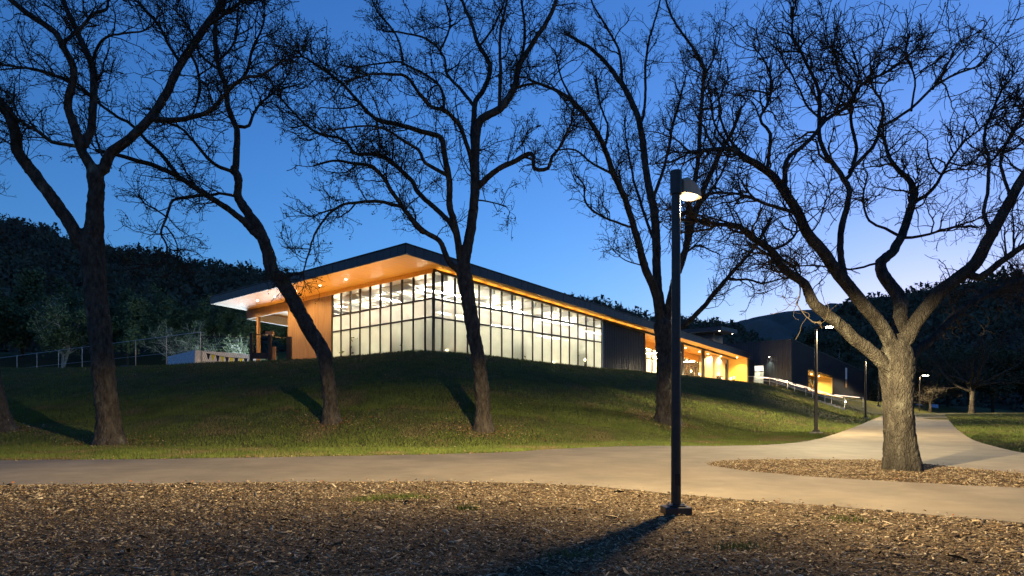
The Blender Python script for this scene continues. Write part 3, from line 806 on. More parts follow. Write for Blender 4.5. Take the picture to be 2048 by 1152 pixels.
# litter bin by the porch
X, D = B2(45.9, -.55); bn = empty('litter_bin', (X, D, FLOOR-.06), RZ, 'dark litter bin at the corner of the timber wall', 'bin')
MB().box(-.28,.28,-.28,.28,0,.95).build('body', M_bronze, bn, bevel=.02); MB().box(-.31,.31,-.31,.31,.952,1.02).build('lid', M_darkfill, bn); MB().box(-.16,.16,-.30,-.285,.6,.8).build('label_plate', M_white, bn)

# ------------------------------------------------------------------ pool yard behind the fence
pool = empty('swimming_pool', (*B2(3, -30), 5.72), RZ, 'lit outdoor swimming pool hidden beyond the pool fence', 'pool')
MB().box(-.4, 16.4, -.4, .0, -.3, .06).box(-.4, 16.4, 24.0, 24.4, -.3, .06).box(-.4, 0, .002, 23.998, -.3, .06).box(16, 16.4, .002, 23.998, -.3, .06).build('coping', M_conc, pool)
MB().box(.005, 15.995, .005, 23.99, -.3, -.1).build('lit_water', emis('pool_water', (.66,.88,1), 1.7), pool)
def wallseg(o, name, p0, p1, z0, z1, th, m):
    a = Vector((p0[0], p0[1], 0)); b_ = Vector((p1[0], p1[1], 0)); n = (b_-a).normalized(); n = Vector((-n.y, n.x, 0))*th
    MB().quadbox([(a.x,a.y,z0),(b_.x,b_.y,z0),(b_.x+n.x,b_.y+n.y,z0),(a.x+n.x,a.y+n.y,z0),(a.x,a.y,z1),(b_.x,b_.y,z1),(b_.x+n.x,b_.y+n.y,z1),(a.x+n.x,a.y+n.y,z1)]).build(name, m, o)
ww = empty('white_block_wall', (0,0,0), 0, 'low white block wall behind the pennant string', 'wall')
c0 = P(390, 706, 66); c1 = P(512, 715, 70.7); c2 = P(335, 718, 72.4)
wallseg(ww, 'long_face', c0[:2], c1[:2], 4.6, 8.5, .3, M_stripwhite); wallseg(ww, 'end_face', c2[:2], (c0[0]-.01, c0[1]), 4.6, 8.49, .3, M_stripwhite)
dw = empty('pool_surround', (0,0,0), 0, 'low pale wall running behind the left stretch of fence', 'wall')
wallseg(dw, 'face', P(-120,720,80)[:2], P(212,730,70)[:2], 4.6, 6.95, .4, M_stripwhite)
# pennants
pn = empty('pennant_string', P(418,719,62), 0, 'string of yellow and black pennants by the white wall', 'pennants')
p0 = Vector(P(412,706,62)); p1 = Vector(P(496,717,62)); org = Vector(P(418,719,62))
fl = [p0+(p1-p0)*(i/9)-Vector((0,0,.12*math.sin(math.pi*i/9)))-org for i in range(10)]
MB().path([tuple(v) for v in fl], .015, 5).build('cord', M_bronze, pn)
for i in range(9):
    a, b_ = fl[i], fl[i+1]; a2 = a.lerp(b_, .08); b2 = a.lerp(b_, .92); mid = a.lerp(b_, .5)-Vector((0,0,.52))
    me = bpy.data.meshes.new('flag'); w2 = .14
    v = [a2, b2, mid+(b2-a2)*w2, mid-(b2-a2)*w2]; v = [tuple(q) for q in v]+[(q[0], q[1]+.006, q[2]) for q in v]
    me.from_pydata(v, [], [(0,1,2,3),(7,6,5,4),(0,4,5,1),(1,5,6,2),(2,6,7,3),(3,7,4,0)])
    link('flag', me, M_black if i % 2 == 0 else M_yellow, pn)
# chain link fence
def fence(pts, label, ztop, wires, m=M_steel, r=.03, group='pool fence'):
    o = empty('pool_fence', (pts[0][0], pts[0][1], 0), 0, label, 'fence', group)
    L0 = Vector((pts[0][0], pts[0][1], 0)); tops = []
    for (x, y, zt) in pts:
        zb = h1(x, y)-.1; v = Vector((x, y, 0))-L0
        MB().cyl((v.x, v.y, zb), (v.x, v.y, zt), r, n=10).build('post', m, o)
        tops.append((v.x, v.y, zt-.03, zb))
    MB().path([t[:3] for t in tops], .022, 8).build('top_rail', m, o)
    for k, f in enumerate(wires):
        MB().path([(t[0], t[1], t[3]+(t[2]-t[3])*f) for t in tops], .014, 5).build('wire', m, o)
    b = MB()
    for a, c in zip(tops[:-1], tops[1:]):
        n = 26
        for i in range(-8, n):
            for sg in (0, 1):
                f0, f1 = i/n, (i+8)/n
                if sg: f0, f1 = f1, f0
                g0, g1 = 0., 1.
                q0 = Vector((a[0]+(c[0]-a[0])*f0, a[1]+(c[1]-a[1])*f0, a[3]+(a[2]-a[3])*g0)); q1 = Vector((a[0]+(c[0]-a[0])*f1, a[1]+(c[1]-a[1])*f1, a[3]+(a[2]-a[3])*g1))
                lo, hi = 0., 1.; df = f1-f0
                if df > 0: lo = max(lo, -f0/df); hi = min(hi, (1-f0)/df)
                else: lo = max(lo, (f0-1)/-df); hi = min(hi, f0/-df)
                if hi-lo > .02: b.cyl(tuple(q0.lerp(q1, lo)), tuple(q0.lerp(q1, hi)), .006, n=3, caps=False)
    tag(b.build('wire_mesh', M_bronze, o), kind='stuff'); return o
fp = []
for k in range(-1, 8):
    f = k/7.; x = -54.4+(-25.1+54.4)*f; y = 75+(55-75)*f; fp.append((x, y, 8.85))
fence(fp, 'wire mesh fence with bright top rail along the crest of the lawn', 8.85, (.3,.6))
x, y, _ = P(503, 0, 56)
fence([(-25.0, 55.02, 8.5), (x-.2, y, 8.6)], 'short fence bay beside the bronze gate frame', 8.5, (.35, .62, .85), M_bronze)
gt = empty('gate_frame', P(503,0,56)[:2]+(0,), 0, 'bronze gate frame standing under the corner of the roof', 'gate')
gw_ = (577-503)/F*56
MB().box(-.11,.11,-.11,.11,5.0,8.85).build('post', M_bronze, gt); MB().box(1.37,1.63,-.11,.11,5.0,8.7).build('post', M_bronze, gt)
MB().box(1.2,1.8,-.16,.16,8.705,9.0).build('latch_box', M_wood, gt); MB().box(gw_-.12,gw_+.25,-.15,.15,6.6,8.55).build('control_box', M_bronze, gt)
MB().path([(.12,0,8.78),(1.36,0,8.62)], .04).path([(1.64,0,8.62),(gw_-.13,0,8.45)], .04).build('top_rail', M_bronze, gt)
MB().box(.115,1.365,-.05,.05,6.75,7.25).build('kick_plate', M_bronze, gt); MB().box(1.75,1.98,-.1,.12,5.0,7.75).build('timber_post', M_wood, gt)
MB().box(gw_-.13,gw_+.26,-.25,-.155,6.5,6.62).build('ledge', M_bronze, gt); MB().box(gw_-.05,gw_+.05,-.1,.1,5.0,6.59).build('stand', M_bronze, gt)
# slanted board on the grass behind the fence
bd = empty('slanted_board', P(252,0,84)[:2]+(h1(*P(252,0,84)[:2]),), .3, 'dark slanted board standing on the grass behind the fence', 'board')
MB().quadbox([(-.7,0,2.0),(.7,0,2.0),(.7,.05,2.0),(-.7,.05,2.0),(-.7,.7,3.2),(.7,.7,3.2),(.7,.75,3.2),(-.7,.75,3.2)]).build('panel', M_zinc, bd)
for sx_ in (-.6,.6): MB().cyl((sx_,.4,-.2),(sx_,.4,2.6),.04,n=6).build('leg', M_bronze, bd)

# ------------------------------------------------------------------ hills
def hill(name, ridge, d_r, d_b, zb, m, label, rows=26, p=1.15, amp=2., back=1.25):
    pxs = np.arange(ridge[0][0], ridge[-1][0]+1, 12.); ry = np.interp(pxs, [r[0] for r in ridge], [r[1] for r in ridge])
    V = []
    vs_ = list(np.linspace(0, 1, rows))+[back]
    for v in vs_:
        vv = min(v, 1); d = d_b+(d_r-d_b)*v; zr = EYE+(HY-ry)/F*d_r
        x = (pxs-CX)/F*d; z = zb+(zr-zb)*vv**p
        z = z+amp*(vnoise(x*.03, d*.03+v*3, 3)-.5)*2*math.sin(math.pi*vv*.93)+ (0 if v <= 1 else -(zr-zb)*.6)
        V.append(np.stack([x, np.full_like(x, d), z], 1))
    G = np.array(V); n0, n1 = G.shape[:2]; ix = np.arange(n0*n1).reshape(n0, n1)
    q = np.stack([ix[:-1,:-1].ravel(), ix[:-1,1:].ravel(), ix[1:,1:].ravel(), ix[1:,:-1].ravel()], 1)
    o = link(name, mesh_np(name, G.reshape(-1,3), [q]), m, smooth=True); tag(o, label, 'hill', kind='structure'); return G
R_L = [(-500,385),(-100,428),(0,446),(60,458),(130,476),(230,500),(320,514),(430,536),(560,554),(700,575),(870,595),(1100,606),(1200,612),(1250,630),(1300,646),(1380,650),(1440,656),(1520,690),(1620,740)]
R_R = [(1480,780),(1580,700),(1640,660),(1700,622),(1760,600),(1850,580),(1950,568),(2048,557),(2300,525),(2700,500)]
R_M = [(1300,690),(1390,655),(1440,646),(1500,638),(1540,630),(1600,621),(1660,610),(1760,592),(1900,580),(2150,560)]
GL = hill('hill', R_L, 330, 122, 9., M_hill, 'dark wooded hill behind the pool and the hall')
GR = hill('hill', R_R, 280, 140, 2.5, M_hill, 'dark wooded hill behind the path on the right')
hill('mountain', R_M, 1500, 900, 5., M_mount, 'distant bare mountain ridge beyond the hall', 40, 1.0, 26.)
# clump template: a lump of small leaf faces
def clump(n, seed):
    r = np.random.default_rng(seed)
    c = r.normal(size=(n,3)); c /= np.linalg.norm(c, axis=1)[:,None]; c *= (.55+.45*r.random((n,1)))**.7; c[:,2] = c[:,2]*.85
    c += .25*np.sin(c[:,[1,2,0]]*5+seed)
    a = r.normal(size=(n,3)); b = r.normal(size=(n,3)); s = (.11+.15*r.random((n,1)))
    return np.stack([c+a*s*.7, c+b*s*.7, c-(a+b)*s*.4], 1)       # n,3,3
TPL = [clump(130, k) for k in range(6)]
def forest(name, G, N, rmin, rmax, m, label, seed, v0=0.):
    r = np.random.default_rng(seed); n0, n1 = G.shape[:2]; n0 -= 1
    u = r.random(N)*(n1-1.001); v = v0+(1-v0)*r.random(N)**.75; v *= (n0-1.001)
    i = v.astype(int); j = u.astype(int); fv = (v-i)[:,None]; fu = (u-j)[:,None]
    p = (G[i,j]*(1-fu)+G[i,j+1]*fu)*(1-fv)+(G[i+1,j]*(1-fu)+G[i+1,j+1]*fu)*fv
    R = rmin+(rmax-rmin)*r.random(N)**2; p[:,2] += R*.35
    out = []
    for k in range(6):
        s = np.arange(N) % 6 == k; T = TPL[k].reshape(-1,3)
        an = r.random(s.sum())*6.28; c, sn = np.cos(an), np.sin(an)
        x = T[None,:,0]*c[:,None]-T[None,:,1]*sn[:,None]; y = T[None,:,0]*sn[:,None]+T[None,:,1]*c[:,None]
        q = np.stack([x, y, np.broadcast_to(T[None,:,2], x.shape)], 2)*R[s][:,None,None]+p[s][:,None,:]; out.append(q.reshape(-1,3))
    V = np.concatenate(out); tag(link(name, mesh_np(name, V, [np.arange(len(V)).reshape(-1,3)]), m), label, 'woodland', kind='stuff')
forest('forest', GL, 3600, 2.0, 4.6, M_forest, 'dark woodland covering the hill behind the pool', 5)
forest('forest', GR, 1900, 2.0, 4.6, M_forest, 'dark woodland covering the hill behind the path', 6)

# ------------------------------------------------------------------ tree growing
def norm(a): return a/np.maximum(np.linalg.norm(a, axis=-1, keepdims=True), 1e-9)
def tubes(Pn, R, k):
    """Pn (N,n,3), R (N,n) -> verts, quads"""
    N, n = R.shape
    t = norm(np.gradient(Pn, axis=1)); ref = np.where(np.abs(t[:,:1,2:3]) > .85, np.array([1.,0,0]), np.array([0,0,1.]))
    ref = np.broadcast_to(ref, t.shape); a = norm(np.cross(t, ref)); b = np.cross(t, a)
    an = np.arange(k)*2*math.pi/k
    V = Pn[:,:,None,:]+R[:,:,None,None]*(a[:,:,None,:]*np.cos(an)[None,None,:,None]+b[:,:,None,:]*np.sin(an)[None,None,:,None])
    ix = np.arange(N*n*k).reshape(N, n, k); j = np.roll(ix, -1, 2)
    q = np.stack([ix[:,:-1], j[:,:-1], j[:,1:], ix[:,1:]], -1).reshape(-1,4)
    return V.reshape(-1,3), q
def grow(r, par, N, lmin, lmax, ang, wig, up, n, rr, rtip, lo=.15, pw=1., cen=None, ob=0., rtop=None):
    """par: list of (P(n,3), R(n)) or arrays; children along them"""
    PP, PR = par
    Np, npt = PR.shape
    seg = np.linalg.norm(np.diff(PP, axis=1), axis=2).sum(1); w = seg/seg.sum()
    i = r.choice(Np, N, p=w); f = lo+(1-lo)*r.random(N)**pw; s = f*(npt-1.001); k = s.astype(int); fr = (s-k)[:,None]
    p = PP[i,k]*(1-fr)+PP[i,k+1]*fr; tan = norm(PP[i,k+1]-PP[i,k]); rad = PR[i,k]*(1-fr[:,0])+PR[i,k+1]*fr[:,0]
    if rtop:
        kp = rad < rtop; i, f, p, tan, rad = i[kp], f[kp], p[kp], tan[kp], rad[kp]; N = len(f)
    rnd = norm(r.normal(size=(N,3))); per = norm(rnd-tan*(rnd*tan).sum(1,keepdims=True))
    a = np.radians(ang[0]+(ang[1]-ang[0])*r.random(N))[:,None]
    if cen is not None:
        oo = norm(p-cen); d0_ = tan*np.cos(a)+per*np.sin(a); d = norm(d0_+oo*ob+np.array([0,0,up]))
    else: d = norm(tan*np.cos(a)+per*np.sin(a)+np.array([0,0,up]))
    L = (lmin+(lmax-lmin)*r.random(N))*(1.1-.45*f)
    pts = [p]; cur = p.copy(); st = (L/(n-1))[:,None]
    for q in range(n-1):
        d = norm(d+wig*r.normal(size=(N,3))+np.array([0,0,up*.35])); cur = cur+d*st; pts.append(cur.copy())
    Pn = np.stack(pts, 1)
    r0 = np.minimum(rad*.75, rr[0]+(rr[1]-rr[0])*r.random(N)*(L/lmax)); R = r0[:,None]*(1-np.linspace(0,1,n)[None]*.7)
    return Pn, np.maximum(R, rtip)
def catmull(pts, step):
    pts = np.asarray(pts, float); out = []
    for i in range(len(pts)-1):
        p0 = pts[max(i-1,0)]; p1 = pts[i]; p2 = pts[i+1]; p3 = pts[min(i+2,len(pts)-1)]
        n = max(2, int(np.linalg.norm((p2-p1)[:3])/step))
        for k in range(n):
            s = k/n; out.append(.5*((2*p1)+(-p0+p2)*s+(2*p0-5*p1+4*p2-p3)*s*s+(-p0+3*p1-3*p2+p3)*s**3))
    out.append(pts[-1]); return np.array(out)
def limbtube(pts, R, k, r, rough=.06):
    n = len(pts); t = norm(np.gradient(pts, axis=0)); a = np.cross(t[0], [0,1.,0]); a /= np.linalg.norm(a); V = []
    an = np.arange(k)*2*math.pi/k
    for i in range(n):
        a = a-t[i]*(a@t[i]); a /= np.linalg.norm(a); b = np.cross(t[i], a)
        rr = R[i]*(1+rough*(r.random(k)-.5)*2*.5+rough*np.sin(an*3+i*.35)*.6+rough*np.sin(an*2-i*.13)*.6)
        V.append(pts[i]+rr[:,None]*(a*np.cos(an)[:,None]+b*np.sin(an)[:,None]))
    V = np.concatenate(V); ix = np.arange(n*k).reshape(n, k); j = np.roll(ix, -1, 1)
    return V, np.stack([ix[:-1], j[:-1], j[1:], ix[1:]], -1).reshape(-1,4)
def join(parts):
    V = []; Q = []; o = 0
    for v, q in parts: V.append(v); Q.append(q+o); o += len(v)
    return np.concatenate(V), np.concatenate(Q)
def resamp(pts, R, n):
    s = np.concatenate([[0], np.cumsum(np.linalg.norm(np.diff(pts, axis=0), axis=1))]); u = np.linspace(0, s[-1], n)
    return np.stack([np.interp(u, s, pts[:,c]) for c in range(3)], 1), np.interp(u, s, R)
def leafquads(r, pts, size, per, spread):
    N = len(pts); c = np.repeat(pts, per, 0)+r.normal(size=(N*per,3))*spread
    a = norm(r.normal(size=c.shape)); b = norm(np.cross(a, r.normal(size=c.shape))); s = size*(.6+.8*r.random((len(c),1)))
    V = np.stack([c, c+a*s*.5+b*s*.28, c+a*s, c+a*s*.5-b*s*.28], 1).reshape(-1,3)
    return V, np.arange(len(V)).reshape(-1,4)

def capped(v, q, k):
    """closes both ends of a tube; returns verts, quads, tris"""
    n = len(v); v = np.concatenate([v, [v[:k].mean(0), v[-k:].mean(0)]]); a = np.arange(k); b = np.roll(a, -1)
    return v, q, np.concatenate([np.stack([np.full(k, n), b, a], 1), np.stack([np.full(k, n+1), n-k+a, n-k+b], 1)])
def oak(label, base, trunk, limbs, seed, bark, twig, n1, n2, n3, leaves=0, l1=(1.2,2.8), l2=(.5,1.3), l3=(.2,.55), d=None, up=.10, leafsize=.07, tr=(.014,.0085,.0052), spread=1., grp='bare oaks', lo1=.22, vox=.055, rm=.10, rtop=.20, lw=.93, flr=.40):
    r = np.random.default_rng(seed)
    if d is None: bx, d, bz = hit(*base)
    else: bx = (base[0]-CX)/F*d; bz = h1(bx, d)
    o = empty('oak_tree', (bx, d, bz), 0, label, 'tree', grp); org = np.array([bx, d, bz])
    # trunk px list (px,py,width)
    tp = [np.array([*P(px, py, d), w/F*d/2]) for px, py, w in trunk]
    tp[0][2] = bz-.25
    lean = r.uniform(-.03, .03)
    c = catmull(tp, .16); skel = [c]; allP = [c]
    c[:,3] = np.maximum(c[:,3], .02)
    hgt = c[:,2]-bz; flare = 1+flr*np.exp(-np.maximum(hgt,0)/.28); cR = c[:,3]*flare
    parts = [limbtube(c[:,:3], cR, 22, r, .09)]
    lims = []; pxs = [(px, py, d) for px, py, w in trunk]
    known = [np.array([(CX+q[0]/q[1]*F, HY-(q[2]-EYE)/q[1]*F, q[1], q[3]) for q in c])]
    for li, L in enumerate(limbs):
        pts, w0, w1 = L[0], L[1], L[2]; kd = L[3] if len(L) > 3 else r.uniform(-.55, .55)
        K = np.concatenate(known); dd = np.hypot(K[:,0]-pts[0][0], K[:,1]-pts[0][1]); j = int(np.argmin(dd)); dep = K[j,2]
        full = [(K[j,0], K[j,1])]+list(pts) if dd[j] > 3 else list(pts)
        acc = 0.; Q = []
        for i, (px, py) in enumerate(full):
            if i: acc += math.hypot(px-full[i-1][0], py-full[i-1][1])/F*d
            f = i/(len(full)-1); wpx = (w0+(w1-w0)*f)*lw
            De = dep+kd*acc*spread
            Q.append([*P(px, py, De), wpx/F*De/2])
        q = catmull(Q, .16); m = len(q); wob = np.cumsum(r.normal(size=(m,3)), 0)*.010; wob -= np.linspace(0,1,m)[:,None]*wob[-1]
        q[:,:3] += wob; q[:,3] = np.maximum(q[:,3], .012)
        parts.append(limbtube(q[:,:3], q[:,3], 12 if w0 > 12 else 8, r, .09)); lims.append(q)
        known.append(np.array([(CX+v[0]/v[1]*F, HY-(v[2]-EYE)/v[1]*F, v[1], v[3]) for v in q]))
    thick = [limbtube(c[:,:3], cR, 22, r, .05)]
    for q in lims:
        k = int((q[:,3] > rm).sum()); k = int(np.argmax(q[:,3] <= rm)) if (q[:,3] <= rm).any() else len(q)
        if k > 3:
            qq = q[:k+2].copy(); flare_ = 1+.28*np.exp(-np.arange(len(qq))*.16/.25); thick.append(limbtube(qq[:,:3], qq[:,3]*flare_, 14, r, .05))
    thick = [capped(v, q_, 22 if i_ == 0 else 14) for i_, (v, q_) in enumerate(thick)]
    off = 0; Vs, Qs, Ts = [], [], []
    for v, q_, t_3 in thick: Vs.append(v); Qs.append(q_+off); Ts.append(t_3+off); off += len(v)
    tk = link('trunk', mesh_np('trunk', np.concatenate(Vs)-org, [np.concatenate(Qs), np.concatenate(Ts)]), bark, o, smooth=True)
    md = tk.modifiers.new('union', 'REMESH'); md.mode = 'VOXEL'; md.voxel_size = vox; md.use_smooth_shade = True
    md = tk.modifiers.new('soften', 'SMOOTH'); md.factor = .5; md.iterations = 5
    for nm, sz, stg in (('bark_lumps', vox*9, vox*1.5), ('bark_plates', vox*3.2, vox*1.3)):
        tx = bpy.data.textures.get(nm+str(vox)) or bpy.data.textures.new(nm+str(vox), 'CLOUDS'); tx.noise_scale = sz; tx.noise_depth = 2
        dm = tk.modifiers.new(nm, 'DISPLACE'); dm.texture = tx; dm.strength = stg; dm.mid_level = .5
    V, Qd = join(parts[1:]); link('limbs', mesh_np('limbs', V-org, [Qd]), bark, o, smooth=True)
    par = [resamp(q[:,:3], q[:,3], 24) for q in lims]
    # chop each limb into equal-length pieces so that branching follows length
    PP = np.stack([p[0] for p in par]); PR = np.stack([p[1] for p in par])
    cen = np.array([c[-1,0], c[-1,1], c[-1,2]+.5])
    A = grow(r, (PP, PR), n1, l1[0], l1[1], (30,75), .27, up, 9, (.015,.045), tr[0], lo1, 1., cen, .26, rtop)
    # limb tips carry on
    tipP = np.stack([p[0][-2:] for p in par]); tipR = np.stack([p[1][-2:] for p in par])
    T = grow(r, (tipP, tipR), max(3*len(par), 20), l1[0], l1[1]*1.1, (5,50), .27, up, 9, (.015,.045), tr[0], .8, 1., cen, .2)
    A = (np.concatenate([A[0], T[0]]), np.concatenate([A[1], T[1]]))
    Bq = grow(r, A, n2, l2[0], l2[1], (30,85), .34, up, 7, (.008,.02), tr[1], .1, 1., cen, .2)
    Cq = grow(r, Bq, n3, l3[0], l3[1], (25,85), .34, up*.6, 5, (.005,.011), tr[2], .1, 1., cen, .12)
    pa = [tubes(A[0], A[1], 5), tubes(Bq[0], Bq[1], 4)]
    V, Qd = join(pa); cr = link('crown', mesh_np('crown', V-org, [Qd]), twig, o)
    V, Qd = tubes(Cq[0], Cq[1], 3); tag(link('twigs', mesh_np('twigs', V-org, [Qd]), twig, cr), kind='stuff')
    if leaves:
        tips = Cq[0][r.choice(len(Cq[0]), leaves, replace=True)]; pk = tips[np.arange(leaves), r.integers(1, 4, leaves)]
        V, Qd = leafquads(r, pk, leafsize, 2, .05); tag(link('leaves', mesh_np('leaves', V-org, [Qd]), M_bud, cr), kind='stuff')
    return o

# traced trees -----------------------------------------------------
T1 = [(222,888,50),(216,840,44),(210,780,43),(205,720,43),(197,640,42),(189,560,42),(184,510,44),(184,480,40),(190,440,32),(193,382,30),(191,345,30)]
L1 = [([(180,505),(160,486),(143,455),(117,416),(87,373),(56,330),(35,299),(28,260),(13,226),(-8,200),(-50,150),(-80,90)],30,18,-.2),
 ([(188,345),(178,325),(163,300),(148,256),(135,208),(145,169),(148,139),(126,95),(108,65),(65,35),(22,0),(-20,-40)],21,9,-.15),
 ([(169,290),(182,252),(189,208),(189,165),(182,126),(160,78),(148,48),(126,0),(110,-60)],18,9,.3),
 ([(122,91),(160,56),(187,26),(213,17),(215,-10)],9,5,.4),
 ([(196,345),(208,335),(221,308),(260,282),(304,239),(330,195),(356,143),(390,87),(416,43),(443,9),(470,-40)],24,11,.15),
 ([(310,237),(338,239),(390,232),(425,217),(456,182),(490,156),(520,152),(555,130)],13,5,-.35),
 ([(362,130),(338,95),(321,61),(295,26),(260,-10)],8,4,.4),
 ([(150,293),(104,284),(78,265),(39,241),(10,215)],9,5,-.5),
 ([(404,60),(445,30),(500,-10)],8,4,-.3),
 ([(182,126),(205,80),(240,68),(290,60),(320,30)],6,3,-.4),
 ([(189,200),(160,170),(110,150),(60,135),(0,140)],6,3,-.6),
 ([(380,105),(395,140),(400,180),(390,215)],7,4,.5),
 ([(205,310),(195,280),(190,260)],6,3,.6)]
T2 = [(665,845,33),(660,800,29),(653,740,28),(645,700,30),(620,662,29),(592,612,28),(566,566,27),(545,540,26),(534,500,24),(516,456,22),(488,414,19),(475,390,17),(477,360,17),(467,338,16)]
L2 = [([(470,335),(471,304),(471,260),(456,217),(451,174),(438,130),(430,60),(442,-10)],15,8,.1),
 ([(524,478),(505,462),(477,434),(412,390),(360,356),(317,334),(269,319),(234,310),(190,300)],16,6,-.25),
 ([(412,390),(380,394),(347,403),(334,434),(321,468),(334,499),(312,530)],8,3,-.4),
 ([(356,350),(325,308),(291,278),(260,247),(217,221),(165,182),(121,156),(65,139),(0,130)],9,4,.2),
 ([(466,345),(430,330),(399,299),(369,260),(338,247)],9,4,-.5),
 ([(472,252),(499,250),(516,213),(551,182),(575,150)],8,3,.4),
 ([(452,182),(490,150),(505,100),(522,60),(530,20)],8,3,-.3),
 ([(475,392),(440,385),(415,392)],7,5,.0),
 ([(440,140),(400,110),(380,60),(350,20)],7,3,.5),
 ([(334,434),(305,415),(285,405)],4,2,-.3),([(440,118),(470,80),(475,30),(480,-10)],6,3,.2),
 ([(334,455),(355,490),(350,525)],4,2,.3)]
T3 = [(968,862,35),(966,820,31),(963,780,30),(958,730,29),(948,670,28),(938,610,28),(930,560,30),(926,530,28)]
L3 = [([(922,548),(900,525),(887,498),(878,481),(839,455),(805,412),(787,386),(770,360),(748,334),(713,327),(666,323),(627,332)],15,4,-.25),
 ([(805,414),(757,401),(713,403),(679,410),(648,434),(627,468),(618,499),(606,545)],8,3,-.3),
 ([(924,535),(915,470),(900,412),(898,360),(887,304),(883,278),(844,265),(800,252),(753,239),(722,208),(692,174),(650,140),(600,110)],17,4,-.2),
 ([(897,352),(852,325),(839,299),(800,273),(761,252),(720,250),(660,260)],9,3,-.5),
 ([(912,470),(900,447),(865,412),(839,386),(826,360),(783,325),(757,308),(713,310),(687,282),(631,265),(596,234),(557,191)],13,4,.3),
 ([(928,530),(939,468),(948,390),(948,325),(952,260),(967,239),(1000,217),(1026,178),(1039,130),(1060,95),(1095,43),(1117,-10)],23,8,.1),
 ([(948,300),(948,208),(967,174),(978,130),(956,87),(943,43),(917,-20)],14,6,.3),
 ([(944,340),(935,304),(917,252),(887,221),(861,213),(835,187),(809,152),(774,148),(740,148),(700,160)],11,4,-.4),
 ([(887,221),(883,182),(859,156),(809,130),(792,126),(713,134)],7,3,.3),
 ([(805,130),(802,100),(787,61),(757,26),(740,-10)],6,3,.2),
 ([(945,208),(917,174),(894,148),(887,113),(861,82),(809,65),(770,63)],8,3,.5),
 ([(955,375),(987,343),(1022,325),(1060,308),(1067,338),(1095,338),(1104,312),(1121,291),(1143,247)],13,5,-.35),
 ([(1000,217),(1002,152),(1000,87),(1008,26),(1020,-20)],9,4,-.2),
 ([(1039,130),(1050,70),(1045,10),(1040,-20)],7,4,.3),
 ([(960,90),(990,50),(1010,0)],6,3,-.4),([(880,100),(900,50),(890,0)],5,3,.4),
 ([(1026,178),(1080,165),(1120,190),(1150,230)],6,3,-.4),([(722,208),(690,215),(640,215)],5,2,-.4),([(948,400),(985,405),(1012,412)],4,2,-.3),
 ([(753,239),(760,290),(758,308)],5,3,.2)]
T4 = [(1335,846,46),(1333,800,40),(1332,750,38),(1331,700,38),(1330,665,40),(1327,645,38)]
L4 = [([(1322,650),(1309,584),(1289,533),(1272,470),(1249,395),(1226,349),(1209,298),(1180,241),(1146,200),(1106,178),(1060,160)],20,5,-.3),
 ([(1261,455),(1232,444),(1192,427),(1169,401),(1169,372),(1150,350)],6,3,-.3),
 ([(1325,640),(1315,544),(1312,458),(1306,401),(1295,344),(1289,286),(1278,229),(1255,178),(1238,155),(1215,126),(1175,92),(1134,69)],21,6,.25),
 ([(1283,241),(1289,200),(1289,137),(1300,74),(1318,17),(1325,-20)],7,3,.2),
 ([(1243,160),(1238,103),(1215,57),(1186,11),(1180,-20)],7,3,-.3),
 ([(1311,500),(1306,475),(1283,412),(1272,372),(1260,310),(1250,260)],8,3,.5),
 ([(1306,400),(1329,332),(1346,252),(1360,200),(1372,150)],8,3,.4),
 ([(1333,640),(1346,573),(1364,515),(1381,447),(1409,372),(1438,309),(1465,262),(1480,220)],20,6,-.1),
 ([(1374,475),(1381,401),(1398,321),(1402,241),(1404,172),(1404,132),(1381,92),(1346,40),(1329,-10)],12,4,.3),
 ([(1390,424),(1432,367),(1455,321),(1470,280)],7,3,-.4),
 ([(1340,662),(1364,653),(1404,618),(1438,578),(1472,538),(1512,492),(1541,435)],15,5,-.3),
 ([(1461,560),(1501,561),(1530,567),(1570,555)],6,3,-.5),([(1365,510),(1398,492),(1427,504)],6,3,-.3),
 ([(1226,349),(1190,330),(1150,300),(1110,300)],6,3,.4),([(1209,298),(1215,250),(1200,200),(1190,150)],6,3,.5),([(1289,533),(1250,520),(1225,500)],3,2,-.3),
 ([(1404,160),(1430,110),(1440,70)],5,2,-.3),([(1146,200),(1120,150),(1110,100)],5,3,.3)]
T5 = [(1805,944,78),(1803,920,68),(1800,880,60),(1798,830,57),(1796,790,57),(1795,755,64),(1793,725,68),(1792,700,56),(1792,680,36),(1793,668,14)]
